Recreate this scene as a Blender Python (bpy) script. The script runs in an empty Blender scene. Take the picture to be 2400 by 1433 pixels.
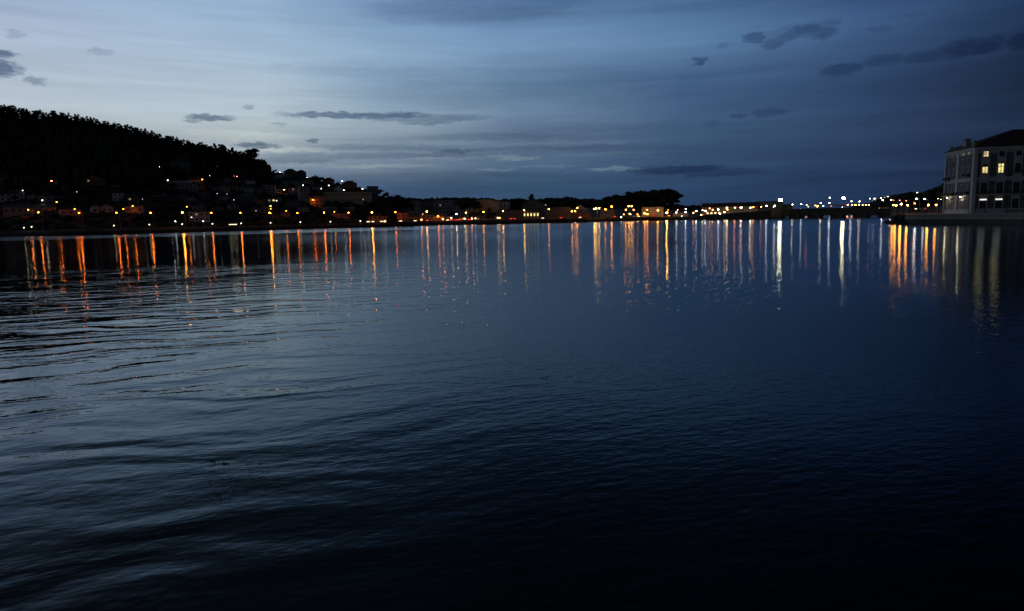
import bpy, bmesh, math, random
import numpy as np
from mathutils import Vector, Matrix
random.seed(7)
R = random.Random(11)
SC = bpy.context.scene
COL = SC.collection

# ------------------------------------------------------------------ camera
CAM_H = 4.5
FPX, CX, CY = 1600.0, 1200.0, 716.5          # focal length and centre in units of the 2400 px wide photograph
PITCH, ROLL = math.radians(7.32), math.radians(1.117)
_r0 = Vector((1, 0, 0)); _f = Vector((0, math.cos(PITCH), -math.sin(PITCH))); _u0 = Vector((0, math.sin(PITCH), math.cos(PITCH)))
CR = _r0*math.cos(ROLL) - _u0*math.sin(ROLL)
CU = _r0*math.sin(ROLL) + _u0*math.cos(ROLL)
CF = _f
cd = bpy.data.cameras.new('camera'); cam = bpy.data.objects.new('camera', cd); COL.objects.link(cam)
cd.sensor_width = 36; cd.lens = 36*FPX/2400; cd.clip_end = 30000; cd.clip_start = 0.1
m = Matrix((CR, CU, -CF)).transposed().to_4x4(); m.translation = Vector((0, 0, CAM_H)); cam.matrix_world = m
SC.camera = cam

def ray(px, py):
    d = CF + CR*((px-CX)/FPX) + CU*((CY-py)/FPX)
    return d/d.y                                # per metre of depth (world +Y)
def at(px, py, Y):
    d = ray(px, py); return Vector((d.x*Y, Y, CAM_H+d.z*Y))
def onz(px, py, z=0.0):
    d = ray(px, py); t = (z-CAM_H)/d.z; return Vector((d.x*t, t, z))
def t2px(t): return CX + FPX*(t*math.cos(ROLL) - math.sin(PITCH)*math.sin(ROLL))/math.cos(PITCH)
def px2t(px): return ((px-CX)/FPX*math.cos(PITCH) + math.sin(PITCH)*math.sin(ROLL))/math.cos(ROLL)
def azel(px, py):
    d = CF + CR*((px-CX)/FPX) + CU*((CY-py)/FPX); d.normalize()
    return math.degrees(math.atan2(d.x, d.y)), math.degrees(math.asin(d.z))

# ------------------------------------------------------------------ world: dusk sky
SC.view_settings.view_transform = 'Standard'; SC.view_settings.look = 'None'
SC.view_settings.exposure = 0; SC.view_settings.gamma = 1
SC.render.engine = 'CYCLES'; SC.cycles.use_denoising = True; SC.cycles.use_adaptive_sampling = False
SC.cycles.sample_clamp_indirect = 12
SC.cycles.max_bounces = 5; SC.cycles.diffuse_bounces = 1; SC.cycles.glossy_bounces = 3
SC.cycles.caustics_reflective = False; SC.cycles.caustics_refractive = False
W = bpy.data.worlds.new("World"); SC.world = W; W.use_nodes = True
W.cycles.sampling_method = 'MANUAL'; W.cycles.sample_map_resolution = 512
NT = W.node_tree
for n in list(NT.nodes): NT.nodes.remove(n)

def lin(c):
    f = lambda v: v/12.92 if v <= .04045 else ((v+.055)/1.055)**2.4
    return tuple(f(v/255.0) for v in c)

class E:
    """tiny wrapper so that shader maths can be written as expressions"""
    nt = None
    def __init__(s, sock): s.s = sock
    @staticmethod
    def m(op, a, b=None, c=None, clamp=False):
        n = E.nt.nodes.new('ShaderNodeMath'); n.operation = op; n.use_clamp = clamp
        for i, v in enumerate((a, b, c)):
            if v is None: continue
            if isinstance(v, E): E.nt.links.new(v.s, n.inputs[i])
            else: n.inputs[i].default_value = v
        return E(n.outputs[0])
    def __add__(s, o): return E.m('ADD', s, o)
    __radd__ = __add__
    def __mul__(s, o): return E.m('MULTIPLY', s, o)
    __rmul__ = __mul__
    def __sub__(s, o): return E.m('SUBTRACT', s, o)
    def __rsub__(s, o): return E.m('SUBTRACT', o, s)
    def __truediv__(s, o): return E.m('DIVIDE', s, o)
def comb(x, y, z=0.0):
    n = E.nt.nodes.new('ShaderNodeCombineXYZ')
    for i, v in enumerate((x, y, z)):
        if isinstance(v, E): E.nt.links.new(v.s, n.inputs[i])
        else: n.inputs[i].default_value = v
    return E(n.outputs[0])
def vm(op, a, b=None, out=0):
    n = E.nt.nodes.new('ShaderNodeVectorMath'); n.operation = op
    for i, v in enumerate((a, b)):
        if v is None: continue
        if isinstance(v, E): E.nt.links.new(v.s, n.inputs[i])
        else: n.inputs[i].default_value = v
    return E(n.outputs['Value' if op in ('DOT_PRODUCT', 'LENGTH') else 0])
def sep(v):
    n = E.nt.nodes.new('ShaderNodeSeparateXYZ'); E.nt.links.new(v.s, n.inputs[0]); return [E(o) for o in n.outputs]
def noise(vec, scale=1.0, detail=2.0, rough=.5, dist=0.0, color=False):
    n = E.nt.nodes.new('ShaderNodeTexNoise'); n.inputs['Scale'].default_value = scale
    n.inputs['Detail'].default_value = detail; n.inputs['Roughness'].default_value = rough
    n.inputs['Distortion'].default_value = dist
    E.nt.links.new(vec.s, n.inputs['Vector']); return E(n.outputs[1 if color else 0])
def mrange(v, a, b, c=0.0, d=1.0, smooth=True):
    n = E.nt.nodes.new('ShaderNodeMapRange'); n.interpolation_type = 'SMOOTHSTEP' if smooth else 'LINEAR'
    E.nt.links.new(v.s, n.inputs['Value'])
    for k, x in zip(('From Min', 'From Max', 'To Min', 'To Max'), (a, b, c, d)): n.inputs[k].default_value = x
    return E(n.outputs[0])
def ramp(v, pts, interp='LINEAR'):
    n = E.nt.nodes.new('ShaderNodeValToRGB'); n.color_ramp.interpolation = interp
    E.nt.links.new(v.s, n.inputs[0]); el = n.color_ramp.elements
    while len(el) > 1: el.remove(el[-1])
    el[0].position = pts[0][0]; el[0].color = (*pts[0][1], 1)
    for p, c in pts[1:]:
        e = el.new(p); e.color = (*c, 1)
    return E(n.outputs[0])
def mixc(f, a, b, mode='MIX'):
    n = E.nt.nodes.new('ShaderNodeMix'); n.data_type = 'RGBA'; n.blend_type = mode
    for k, v in ((0, f), (6, a), (7, b)):
        if isinstance(v, E): E.nt.links.new(v.s, n.inputs[k])
        elif k == 0: n.inputs[0].default_value = v
        else: n.inputs[k].default_value = (*v, 1)
    return E(n.outputs[2])

E.nt = NT
tc = NT.nodes.new('ShaderNodeTexCoord'); D = E(tc.outputs['Generated'])
dx, dy, dz = sep(vm('NORMALIZE', D))
AZ = E.m('ARCTAN2', dx, dy)*57.2958
EL = E.m('ARCSINE', dz)*57.2958
# colours of the dusk sky by direction: columns of azimuth, rows of elevation
TAB = {
 0:    [(0,(158,178,205)),(60,(173,187,211)),(120,(176,190,209)),(200,(178,190,204)),(260,(180,192,202)),(360,(178,190,198)),(500,(155,170,182))],
 300:  [(0,(155,179,205)),(60,(163,184,208)),(120,(168,187,208)),(200,(174,189,205)),(270,(182,195,204)),(360,(175,186,192)),(500,(130,147,165))],
 618:  [(0,(145,173,203)),(100,(160,185,209)),(200,(172,191,206)),(300,(180,194,200)),(345,(168,182,190)),(370,(140,157,172)),(430,(85,106,134)),(505,(62,84,114))],
 900:  [(0,(118,149,185)),(60,(130,162,195)),(130,(140,169,197)),(200,(130,156,181)),(240,(130,155,178)),(290,(150,170,184)),(340,(126,146,165)),(400,(101,119,138)),(440,(68,92,122)),(500,(52,76,108))],
 1200: [(0,(90,121,159)),(50,(100,133,170)),(100,(116,149,184)),(150,(112,143,176)),(200,(98,128,158)),(260,(104,130,156)),(300,(101,122,149)),(370,(84,106,132)),(430,(57,84,112)),(500,(46,70,100))],
 1600: [(0,(78,112,150)),(60,(86,121,158)),(100,(90,125,161)),(150,(80,112,148)),(200,(66,93,130)),(280,(64,90,122)),(330,(58,83,113)),(420,(47,70,102)),(500,(41,63,95))],
 2000: [(0,(58,86,128)),(60,(64,92,132)),(150,(52,76,112)),(220,(46,68,102)),(300,(50,71,103)),(380,(42,62,94)),(420,(36,55,86)),(500,(34,52,84))],
 2400: [(0,(34,55,88)),(60,(34,54,86)),(100,(31,47,75)),(200,(28,41,64)),(300,(31,46,72)),(380,(28,43,68)),(500,(26,40,62))],
}
UPF = {0: ((18.5, .68), (22, .27), (26, .12), (32, .06), (45, .04), (90, .03)), 618: ((18.5, .58), (22, .25), (26, .13), (32, .08), (45, .05), (90, .04)), 1200: ((18.3, .6), (21, .34), (25, .22), (30, .15), (45, .10), (90, .07))}
def column(px):
    pts = []
    for py, c in TAB[px]:
        pts.append((azel(px, py)[1], lin(c)))
    pts.sort(key=lambda p: p[0])
    e1, c1 = pts[-1]
    for e, k in UPF[0 if px < 500 else 618 if px < 800 else 1200]:
        if e > e1+.4: pts.append((e, (c1[0]*k*.85, c1[1]*k*.97, c1[2]*k*1.05)))
    pts = [(-3.0, pts[0][1])] + [p for p in pts if p[0] > -2.5]
    return pts
warp = noise(comb(AZ*0.10, EL*0.5), 1.0, 3.0, .6, 0, True)
wx, wy, wz = sep(warp)
u = mrange(EL + (wy-0.5)*1.5, -3, 97, 0, 1, False)
cols = []
for px in TAB:
    a = azel(px, 250)[0]
    cols.append((a, ramp(u, [((e+3)/100.0, c) for e, c in column(px)])))
azw = AZ + (wx-0.5)*4
sky = cols[0][1]
for (a0, _), (a1, c1) in zip(cols, cols[1:]):
    sky = mixc(mrange(azw, a0, a1, 0, 1, False), sky, c1)
# the dark eastern sky behind the camera
sky = mixc(mrange(E.m('ABSOLUTE', AZ+4), 48, 110, 0, 0.74), sky, tuple(v*.0 for v in (1, 1, 1)))
# long thin cloud streaks, seen edge-on, stretched along the horizon
band = noise(comb(AZ*0.035+3.1, EL*0.55), 1.0, 4.0, .55, .4)
fine = noise(comb(AZ*0.11, EL*1.9+7), 1.0, 4.0, .6, .3)
low = mrange(EL, 0.0, 12.0, 1.0, 0.45)
fac = (1.0 + (band-0.5)*1.05*low) * (1.0 + (fine-0.5)*0.42*low)
# individual small dark clouds and bright gaps: centre px, py, half width, half height, strength
BL = [(850,271,178,5.2,.88),(985,277,150,7,.5),(1003,289,55,3.6,.55),(760,271,95,3.8,.5),(900,268,110,4.5,.45),(492,275,54,5,.85),(452,283,22,3,.6),(598,341,50,4.6,.85),(735,330,14,3.5,.7),
      (582,251,18,3,.45),(655,292,18,2.5,.35),(5,127,36,6,.95),(-6,160,40,12,.95),(34,165,26,7,.6),(84,190,26,6.5,.55),(228,120,22,5,.32),(258,126,14,5,.25),(30,80,20,8,.28),
      (1767,89,26,8,.66),(1810,102,28,8.5,.55),(1850,84,26,9,.55),(1888,70,36,9,.66),(1925,77,32,10,.6),(1860,78,60,10,.3),(1640,145,16,7,.65),(1975,163,50,8.5,.55),(1950,52,26,5,.35),(1700,107,18,4,.3),
      (2275,112,72,13,.66),(2325,104,34,11,.5),(2170,135,54,8,.42),(2070,142,44,9,.42),(2395,97,32,12,.62),(2060,69,30,6,.25),(1065,355,46,5,.6),(1130,352,60,3.5,.35),(1590,398,110,7.5,.72),(1680,404,110,7,.5),(1540,395,60,6,.4),
      (1805,264,44,6,.38),(1730,271,15,5,.38),(1670,288,20,6,.2),(1080,26,210,20,.34),(1250,10,120,12,.26),(960,44,60,10,.22),(1700,8,200,8,.2),(1000,172,420,9,.16),(1350,186,420,11,.16),
      (900,346,170,6,.34),(860,366,230,5,.34),(1150,320,160,7,.28),(1300,345,160,6,.24),(700,376,90,5,.32),(1050,412,240,5,.2),(1400,300,200,6,.12)]
BR = [(1213,372,46,4,.62),(1178,366,34,3,.45),(1440,396,60,3.4,.75),(1160,398,44,3.4,.42),(1290,390,80,3,.25),(690,352,95,4,.2),(560,318,130,8,.12),(1320,338,150,4,.22),(1450,360,170,3,.2),(690,388,60,2.6,.18),(900,390,130,4,.28),(1060,372,90,3,.2)]
w2 = noise(comb(AZ*0.85, EL*2.6), 1.0, 7.0, .70, .3, True)
w2x, w2y, _ = sep(w2)
P = comb(AZ + (w2x-0.5)*2.3, EL + (w2y-0.5)*0.9, 0)
def blobs(lst, soft=1.0):
    acc = None
    for px, py, hw, hh, s in lst:
        a, e = azel(px, py); aw = hw/28.0*math.cos(math.radians(a))**2; eh = hh/28.0*1.25
        d = vm('SUBTRACT', P, (a, e, 0)); d = vm('MULTIPLY', d, (1/aw, 1/eh, 0)); q = vm('DOT_PRODUCT', d, d)
        t = mrange(q, 1.75*soft, 0.25, 0, s)
        acc = t if acc is None else E.m('MAXIMUM', acc, t)
    return acc
wisp = noise(comb(AZ*0.6, EL*3.2, 2.0), 1.0, 5.0, .65, .6)
dark = E.m('MULTIPLY', blobs(BL), mrange(wisp, .25, .50, .58, 1.08), clamp=True); bright = E.m('MULTIPLY', blobs(BR), mrange(wisp, .25, .6, .4, 1.1), clamp=True)
sky = vm('SCALE', sky, None); NT.links.new(E.m('MAXIMUM', fac, 0.3).s, sky.s.node.inputs['Scale'])
cloudcol = vm('MULTIPLY', sky, (0.30, 0.36, 0.46))
sky = mixc(dark, sky, cloudcol)
sky = mixc(E.m('MULTIPLY', bright, .9), sky, vm('MULTIPLY', sky, (2.5, 2.1, 1.55)))
bg = NT.nodes.new('ShaderNodeBackground'); NT.links.new(sky.s, bg.inputs[0]); bg.inputs[1].default_value = 1.0
wo = NT.nodes.new('ShaderNodeOutputWorld'); NT.links.new(bg.outputs[0], wo.inputs[0])

# ------------------------------------------------------------------ materials
MATS = {}
def mat(name, col, rough=.8, var=.25, scale=.6, metal=0.0, emit=None, strength=0.0):
    if name in MATS: return MATS[name]
    mt = bpy.data.materials.new(name); mt.use_nodes = True; nt = mt.node_tree; E.nt = nt
    b = nt.nodes['Principled BSDF']; b.inputs['Roughness'].default_value = rough; b.inputs['Metallic'].default_value = metal
    b.inputs['Base Color'].default_value = (*col, 1)
    if var > 0:
        g = nt.nodes.new('ShaderNodeNewGeometry'); n = noise(E(g.outputs['Position']), scale, 4, .6)
        nt.links.new(mixc(mrange(n, .3, .7), tuple(c*(1-var) for c in col), tuple(min(1, c*(1+var)) for c in col)).s, b.inputs['Base Color'])
    if emit:
        b.inputs['Emission Color'].default_value = (*emit, 1); b.inputs['Emission Strength'].default_value = strength
    MATS[name] = mt; return mt
def emat(kind, strength):
    C = {'orange': (1, .145, .010), 'amber': (1, .24, .018), 'gold': (1, .29, .03), 'pale_gold': (1, .40, .055), 'white': (1, .98, .92), 'warm': (1, .74, .42), 'red': (1, .03, .02), 'flood': (1, .86, .48), 'pink': (1, .26, .09), 'window': (1, .80, .30), 'cream': (1, .72, .36)}
    return mat('glow_%s_%g' % (kind, strength), (.8, .8, .8), .5, 0, emit=C[kind], strength=strength)

# ------------------------------------------------------------------ object helpers
def tag(o, label=None, cat=None, group=None, kind=None):
    if label: o['label'] = label
    if cat: o['category'] = cat
    if group: o['group'] = group
    if kind: o['kind'] = kind
    return o
def empty(name, loc=(0, 0, 0), rz=0.0, label=None, cat=None, group=None):
    o = bpy.data.objects.new(name, None); COL.objects.link(o); o.location = loc; o.rotation_euler = (0, 0, rz)
    o.empty_display_size = .5
    return tag(o, label, cat, group)
def link(name, me, parent=None, loc=(0, 0, 0), rz=0.0, scale=(1, 1, 1), label=None):
    o = bpy.data.objects.new(name, me); COL.objects.link(o); o.parent = parent
    o.location = loc; o.rotation_euler = (0, 0, rz); o.scale = scale
    if label: o['label'] = label
    return o
class MB:
    def __init__(s): s.v = []; s.f = []; s.mi = []; s.smooth = False
    def quad(s, pts, mi=0):
        i = len(s.v); s.v += [tuple(p) for p in pts]; s.f.append(tuple(range(i, i+len(pts)))); s.mi.append(mi)
    def box(s, x0, x1, y0, y1, z0, z1, mi=0):
        i = len(s.v)
        s.v += [(x, y, z) for z in (z0, z1) for y in (y0, y1) for x in (x0, x1)]
        for f in ((0, 2, 3, 1), (4, 5, 7, 6), (0, 1, 5, 4), (2, 6, 7, 3), (0, 4, 6, 2), (1, 3, 7, 5)):
            s.f.append(tuple(i+k for k in f)); s.mi.append(mi)
        return s
    def tube(s, pts, rads, n=8, mi=0, cap=True):
        rings = []
        for k, p in enumerate(pts):
            p = Vector(p); d = Vector(pts[min(k+1, len(pts)-1)]) - Vector(pts[max(k-1, 0)]); d.normalize()
            a = d.cross(Vector((0, 0, 1)) if abs(d.z) < .9 else Vector((1, 0, 0))).normalized(); b = d.cross(a)
            i = len(s.v); r = rads[k] if isinstance(rads, (list, tuple)) else rads
            s.v += [tuple(p + a*r*math.cos(2*math.pi*j/n) + b*r*math.sin(2*math.pi*j/n)) for j in range(n)]
            rings.append(i)
        for r0, r1 in zip(rings, rings[1:]):
            for j in range(n):
                s.f.append((r0+j, r0+(j+1) % n, r1+(j+1) % n, r1+j)); s.mi.append(mi)
        if cap:
            s.f.append(tuple(rings[0]+j for j in reversed(range(n)))); s.mi.append(mi)
            s.f.append(tuple(rings[-1]+j for j in range(n))); s.mi.append(mi)
        return s
    def ball(s, c, rx, ry, rz, nu=10, nv=6, mi=0):
        rings = []
        for k in range(1, nv):
            th = math.pi*k/nv; i = len(s.v); rings.append(i)
            s.v += [(c[0]+rx*math.sin(th)*math.cos(2*math.pi*j/nu), c[1]+ry*math.sin(th)*math.sin(2*math.pi*j/nu), c[2]+rz*math.cos(th)) for j in range(nu)]
        t = len(s.v); s.v += [(c[0], c[1], c[2]+rz), (c[0], c[1], c[2]-rz)]
        for r0, r1 in zip(rings, rings[1:]):
            for j in range(nu): s.f.append((r0+j, r1+j, r1+(j+1) % nu, r0+(j+1) % nu)); s.mi.append(mi)
        for j in range(nu):
            s.f.append((t, rings[0]+j, rings[0]+(j+1) % nu)); s.mi.append(mi)
            s.f.append((t+1, rings[-1]+(j+1) % nu, rings[-1]+j)); s.mi.append(mi)
        return s
    def mesh(s, name, mats):
        me = bpy.data.meshes.new(name); me.from_pydata(s.v, [], s.f)
        for mm in (mats if isinstance(mats, (list, tuple)) else [mats]): me.materials.append(mm)
        me.polygons.foreach_set('material_index', s.mi); me.update()
        if s.smooth: me.polygons.foreach_set('use_smooth', [True]*len(s.f))
        return me
    def build(s, name, mats, parent=None, loc=(0, 0, 0), rz=0.0, label=None):
        return link(name, s.mesh(name, mats), parent, loc, rz, (1, 1, 1), label)

# ------------------------------------------------------------------ the lie of the land
SH = [(-2500,585),(-500,566),(0,555.5),(160,553),(320,549),(480,544),(633,539.8),(760,536),(900,532.2),(1050,528),(1200,524.7),(1350,521),(1500,517.6),(1600,516),(1700,514.6),(1806,513)]
_spx = [p for p, _ in SH]+[1822, 2078, 2086, 2094, 2150, 2270, 2400, 2600, 3200, 4500]
_sy = [onz(p, y).y for p, y in SH]+[860, 860, 470, 236, 224, 204, 180, 165, 140, 100]
def shore(px): return float(np.interp(px, _spx, _sy))
RD = [(-2500,250,700),(-600,235,1000),(0,266,1000),(100,280,990),(200,292,970),(300,312,940),(400,340,900),(500,362,860),(600,387,800),(640,404,770),(700,414,740),(760,425,720),(830,441,705),(870,453,700),(930,470,900),(1000,477,1500),(1200,479,1600),(1400,478,1600),(1500,482,1500),(1600,487,1400),(1800,494,1300),(1900,497.2,1300),(1985,492,1250),(2020,484,1150),(2060,476,1050),(2100,470,980),(2150,461,930),(2200,450,900),(2300,410,850),(2500,370,800),(4500,330,600)]
_rpx = [r[0] for r in RD]; _rY = [r[2] for r in RD]; _rz = [max(2.6, at(r[0], r[1], r[2]).z) if -700 < r[0] < 2600 else 120 for r in RD]
def ground(X, Y):
    px = t2px(X/Y); ys = shore(px); d = Y-ys
    base = float(np.interp(d, [-60, -2, 0, 2, 7, 14], [-6, -.5, 0.05, 1.5, 2.5, 3.0]))
    if d <= 45: return base
    yr = float(np.interp(px, _rpx, _rY)); zr = float(np.interp(px, _rpx, _rz))
    y0 = ys+45; k = float(np.interp(px, [0, 850, 1000, 1900, 2050], [1.05, 1.05, 2.4, 2.4, 1.3]))
    if Y <= yr:
        s = (Y-y0)/(yr-y0); z = 3.0+(zr-3.0)*max(0, s)**k
        a = min(1, s*3)*min(1, (1-s)*6)*min(1, zr/60)
        z += a*(2.4*math.sin(X*.021+Y*.013)+1.6*math.sin(X*.047-Y*.031+1))
        return z
    q = (Y-yr)/700.0
    return max(1.0, zr*(1-.5*min(1, q*q)) - .002*(Y-yr))
def hit(px, py, above=0.0):
    d = ray(px, py); Y = shore(px)+16; prev = None
    while Y < 4000:
        z = CAM_H+d.z*Y-ground(d.x*Y, Y)-above
        if z < 0: return Vector((d.x*Y, Y, CAM_H+d.z*Y))
        Y += 2.0
    return at(px, py, 1200)
M_grass = mat('dark_grass', (.012, .015, .008), .9, .5, .12)
M_asph = mat('asphalt', (.05, .05, .052), .8, .2, .5)
M_pave = mat('paving', (.16, .15, .14), .8, .2, .7)
M_leaf = mat('leaves', (.022, .035, .016), .8, .4, .3)
M_pine = mat('pine_needles', (.014, .024, .012), .85, .4, .3)
M_bark = mat('bark', (.05, .04, .03), .9, .3, 1.5)
M_metal = mat('galvanised_pole', (.28, .28, .27), .5, .1, 1, .3)
M_darkm = mat('dark_metal', (.03, .03, .032), .5, .1, 1, .3)

# ---- water
wm = bpy.data.materials.new('water'); wm.use_nodes = True; E.nt = wm.node_tree
b = wm.node_tree.nodes['Principled BSDF']
g = wm.node_tree.nodes.new('ShaderNodeNewGeometry'); POS = E(g.outputs['Position']); X_, Y_, Z_ = sep(POS)
U_ = X_*0.956 + Y_*0.292; V_ = Y_*0.956 - X_*0.292
wl = noise(comb(U_*0.03, V_*0.05), 1.0, 2.0, .5)
wv = V_ + (noise(comb(U_*0.10, V_*0.12), 1.0, 2.0, .5)-.5)*6.0
h1 = noise(comb(U_*0.24, wv*0.85), 1.0, 1.0, .45)            # ripples with long crests
h2 = noise(comb(U_*2.0+5, V_*4.2), 1.0, 2.0, .55)             # short chop
h3 = noise(comb(U_*0.035, V_*0.10, 3.0), 1.0, 1.5, .5)        # slow undulation
h4 = noise(comb(U_*1.05, wv*2.2, 9.0), 1.0, 2.5, .55)
h5 = noise(comb(X_*1.7 + Y_*.9, Y_*1.9 - X_*.8, 4.0), 1.0, 2.0, .55)
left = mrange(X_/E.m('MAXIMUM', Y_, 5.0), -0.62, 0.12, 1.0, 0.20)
patch = mrange(wl, .35, .65, .6, 1.2)
far = mrange(Y_, 28, 105, 1.0, 0.20)
nearf = mrange(Y_, 8, 20, 0.75, 1.0)
calm = left*patch*far
H = h1*0.098*calm + h5*0.0075*mrange(Y_, 14, 40, 1.0, .15)*mrange(left, .2, 1.0, .4, 1.0) + h2*0.0055*mrange(Y_, 28, 130, 1.0, .30)*mrange(left, .2, 1.0, 2.6, 1.1)*nearf + h3*0.040*mrange(left, .2, 1.0, .5, 1.0) + h4*0.021*calm*nearf
nt = wm.node_tree; nt.nodes.remove(b)
bp = nt.nodes.new('ShaderNodeBump'); bp.inputs['Strength'].default_value = 1.0; bp.inputs['Distance'].default_value = 1.0
try: bp.inputs['Filter Width'].default_value = 0.02
except Exception: pass
nt.links.new(H.s, bp.inputs['Height'])
# wind-roughened strip along the far left shore
edge = Y_ - (X_*0.60 + 338.0) + (noise(comb(X_*.02, Y_*.02), 1, 3)-.5)*26
strip = mrange(edge, -8, 14, 0, 1)*mrange(X_, -60, 90, 1, .0)
fr = nt.nodes.new('ShaderNodeFresnel'); fr.inputs['IOR'].default_value = 1.333; nt.links.new(bp.outputs[0], fr.inputs['Normal'])
F_ = E(fr.outputs[0]); fac = E.m('MULTIPLY', F_*(0.5 + F_*0.5), 1.0 + left*0.45, clamp=True)  # mirror share raised toward the left to paint the water brighter there
gl = nt.nodes.new('ShaderNodeBsdfGlossy'); gl.inputs['Color'].default_value = (.79, .90, 1, 1); gl.distribution = 'BECKMANN'
nt.links.new((mrange(Y_, 30, 200, .022, .160) + (1.0-left)*mrange(Y_, 14, 110, .008, .03)*mrange(Y_, 110, 260, 1.0, 0.25) + strip*0.075).s, gl.inputs['Roughness']); nt.links.new(bp.outputs[0], gl.inputs['Normal'])
df = nt.nodes.new('ShaderNodeBsdfDiffuse'); df.inputs['Color'].default_value = (.004, .0065, .009, 1)
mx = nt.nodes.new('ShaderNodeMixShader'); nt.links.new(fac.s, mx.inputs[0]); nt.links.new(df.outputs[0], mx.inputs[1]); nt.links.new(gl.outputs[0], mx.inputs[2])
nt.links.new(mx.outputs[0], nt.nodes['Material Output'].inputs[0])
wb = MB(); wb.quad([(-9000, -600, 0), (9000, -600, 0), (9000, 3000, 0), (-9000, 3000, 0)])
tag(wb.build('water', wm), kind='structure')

# ---- ground: one sheet out to the horizon
gpx = list(np.arange(-2400, -200, 80)) + list(np.arange(-200, 1800, 8)) + list(np.arange(1800, 2110, 3)) + list(np.arange(2110, 2420, 8)) + list(np.arange(2420, 4400, 80))
gb = MB(); gb.smooth = True
offs = [-60, -20, -2, 0, 2, 7, 14, 30, 45]
nrow = 0
for px in gpx:
    t = px2t(px); ys = shore(px); yr = float(np.interp(px, _rpx, _rY)); Ys = [ys+o for o in offs]
    y0 = ys+45; Ys += [y0+(max(yr, y0+60)-y0)*k/34.0 for k in range(1, 35)]; ye = Ys[-1]
    Ys += [ye+40, ye+140, ye+300, ye+700, 3200, 5200, 9000, 16000] if ye < 2300 else []
    nrow = len(Ys)
    for Y in Ys: gb.v.append((t*Y, Y, ground(t*Y, Y)))
for i in range(len(gpx)-1):
    for j in range(nrow-1):
        a = i*nrow+j; gb.f.append((a, a+nrow, a+nrow+1, a+1)); gb.mi.append(0)
tag(gb.build('ground', M_grass), kind='structure')
def ribbon(name, o0, o1, z, px0, px1, m_, step=12):
    rb = MB(); pts = []
    px = px0
    while px <= px1:
        t = px2t(px); ys = shore(px)
        rb.v += [(t*(ys+o0), ys+o0, z), (t*(ys+o1), ys+o1, z)]; px += step
    for i in range(len(rb.v)//2-1): rb.f.append((2*i, 2*i+2, 2*i+3, 2*i+1)); rb.mi.append(0)
    o = rb.build(name, m_); return tag(o, kind='structure')
ribbon('road', 22, 31, 3.06, -300, 1790, M_asph)
ribbon('promenade', 9, 13, 3.02, -300, 1790, M_pave)

# ---- trees: unit-height meshes with a leafy crown, shared by the copies
def crown_mesh(name, kind, seed, n):
    r = random.Random(seed); mb = MB()
    clumps = []
    if kind == 'conifer':
        for k in range(44):
            h = r.uniform(.14, .97); rad = .27*(1-h)**.7*r.uniform(.6, 1.25)+.018
            a = r.uniform(0, 6.28); clumps.append((rad*.6*math.cos(a), rad*.6*math.sin(a), h, max(.022, rad*.55), .05))
    elif kind == 'eucalypt':
        for k in range(30):
            h = r.uniform(.30, .95); w = .17*math.sin(math.pi*min(1, (h-.22)/.86))**.6
            a = r.uniform(0, 6.28); q = r.uniform(.2, 1.1)*w; clumps.append((q*math.cos(a), q*math.sin(a), h, r.uniform(.06, .12), r.uniform(.045, .085)))
    elif kind == 'round':
        for k in range(26):
            a = r.uniform(0, 6.28); c = r.uniform(-.6, 1); q = r.uniform(.4, 1)
            clumps.append((.36*q*math.cos(a)*math.sqrt(1-c*c*.8), .36*q*math.sin(a)*math.sqrt(1-c*c*.8), .60+.30*c*q, r.uniform(.09, .15), r.uniform(.07, .11)))
    elif kind == 'umbrella':
        for k in range(34):
            a = r.uniform(0, 6.28); q = math.sqrt(r.uniform(0, 1))*.58
            clumps.append((q*math.cos(a), q*math.sin(a), .90-.38*q*q+r.uniform(-.10, .04), r.uniform(.11, .19), r.uniform(.05, .085)))
    elif kind == 'bare':
        clumps = []
    for (x, y, z, rx, rz) in clumps:
        for q in range(n):
            d = Vector((r.gauss(0, 1), r.gauss(0, 1), r.gauss(0, 1))).normalized()*r.uniform(.3, 1.08)**.6
            c = Vector((x+d.x*rx, y+d.y*rx, z+d.z*rz)); s = r.uniform(.010, .024)
            a1 = Vector((r.gauss(0, 1), r.gauss(0, 1), r.gauss(0, .6))).normalized(); a2 = a1.cross(Vector((r.gauss(0, 1), r.gauss(0, 1), r.gauss(0, 1)))).normalized()
            mb.quad([c-a1*s*1.3, c-a2*s, c+a1*s*1.3, c+a2*s*.9])
        mb.ball((x, y, z), rx*.72, rx*.72, rz*.72, 6, 4)
    return mb.mesh(name, M_pine if kind == 'conifer' else M_leaf), clumps
def trunk_mesh(name, kind, clumps, seed):
    r = random.Random(seed); mb = MB(); top = {'conifer': .95, 'eucalypt': .8, 'round': .55, 'umbrella': .75, 'bare': .8}[kind]
    rr = {'conifer': .014, 'eucalypt': .013, 'round': .026, 'umbrella': .028, 'bare': .022}[kind]
    mb.tube([(0, 0, -.06), (.01, 0, top*.4), (-.008, .006, top*.75), (0, 0, top)], [rr, rr*.8, rr*.5, rr*.2], 7)
    for (x, y, z, rx, rz) in clumps[::3]:
        z0 = max(.1, min(top, z-.12)); mb.tube([(0, 0, z0), (x*.5, y*.5, (z0+z)/2), (x, y, z)], [rr*.35, rr*.25, rr*.1], 5)
    if kind == 'bare':
        for k in range(60):
            a = r.uniform(0, 6.28); z0 = r.uniform(.25, .75); L = r.uniform(.15, .42)*(1.1-z0); p = Vector((0, 0, z0)); d = Vector((math.cos(a)*.6, math.sin(a)*.6, .9)).normalized()
            pm = p+d*L*.6; pe = pm+(d+Vector((r.uniform(-.4, .4), r.uniform(-.4, .4), .2)))*L*.6
            mb.tube([p, pm, pe], [rr*.3, rr*.2, rr*.08], 4)
    return mb.mesh(name, M_bark)
TREES = {}
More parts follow.
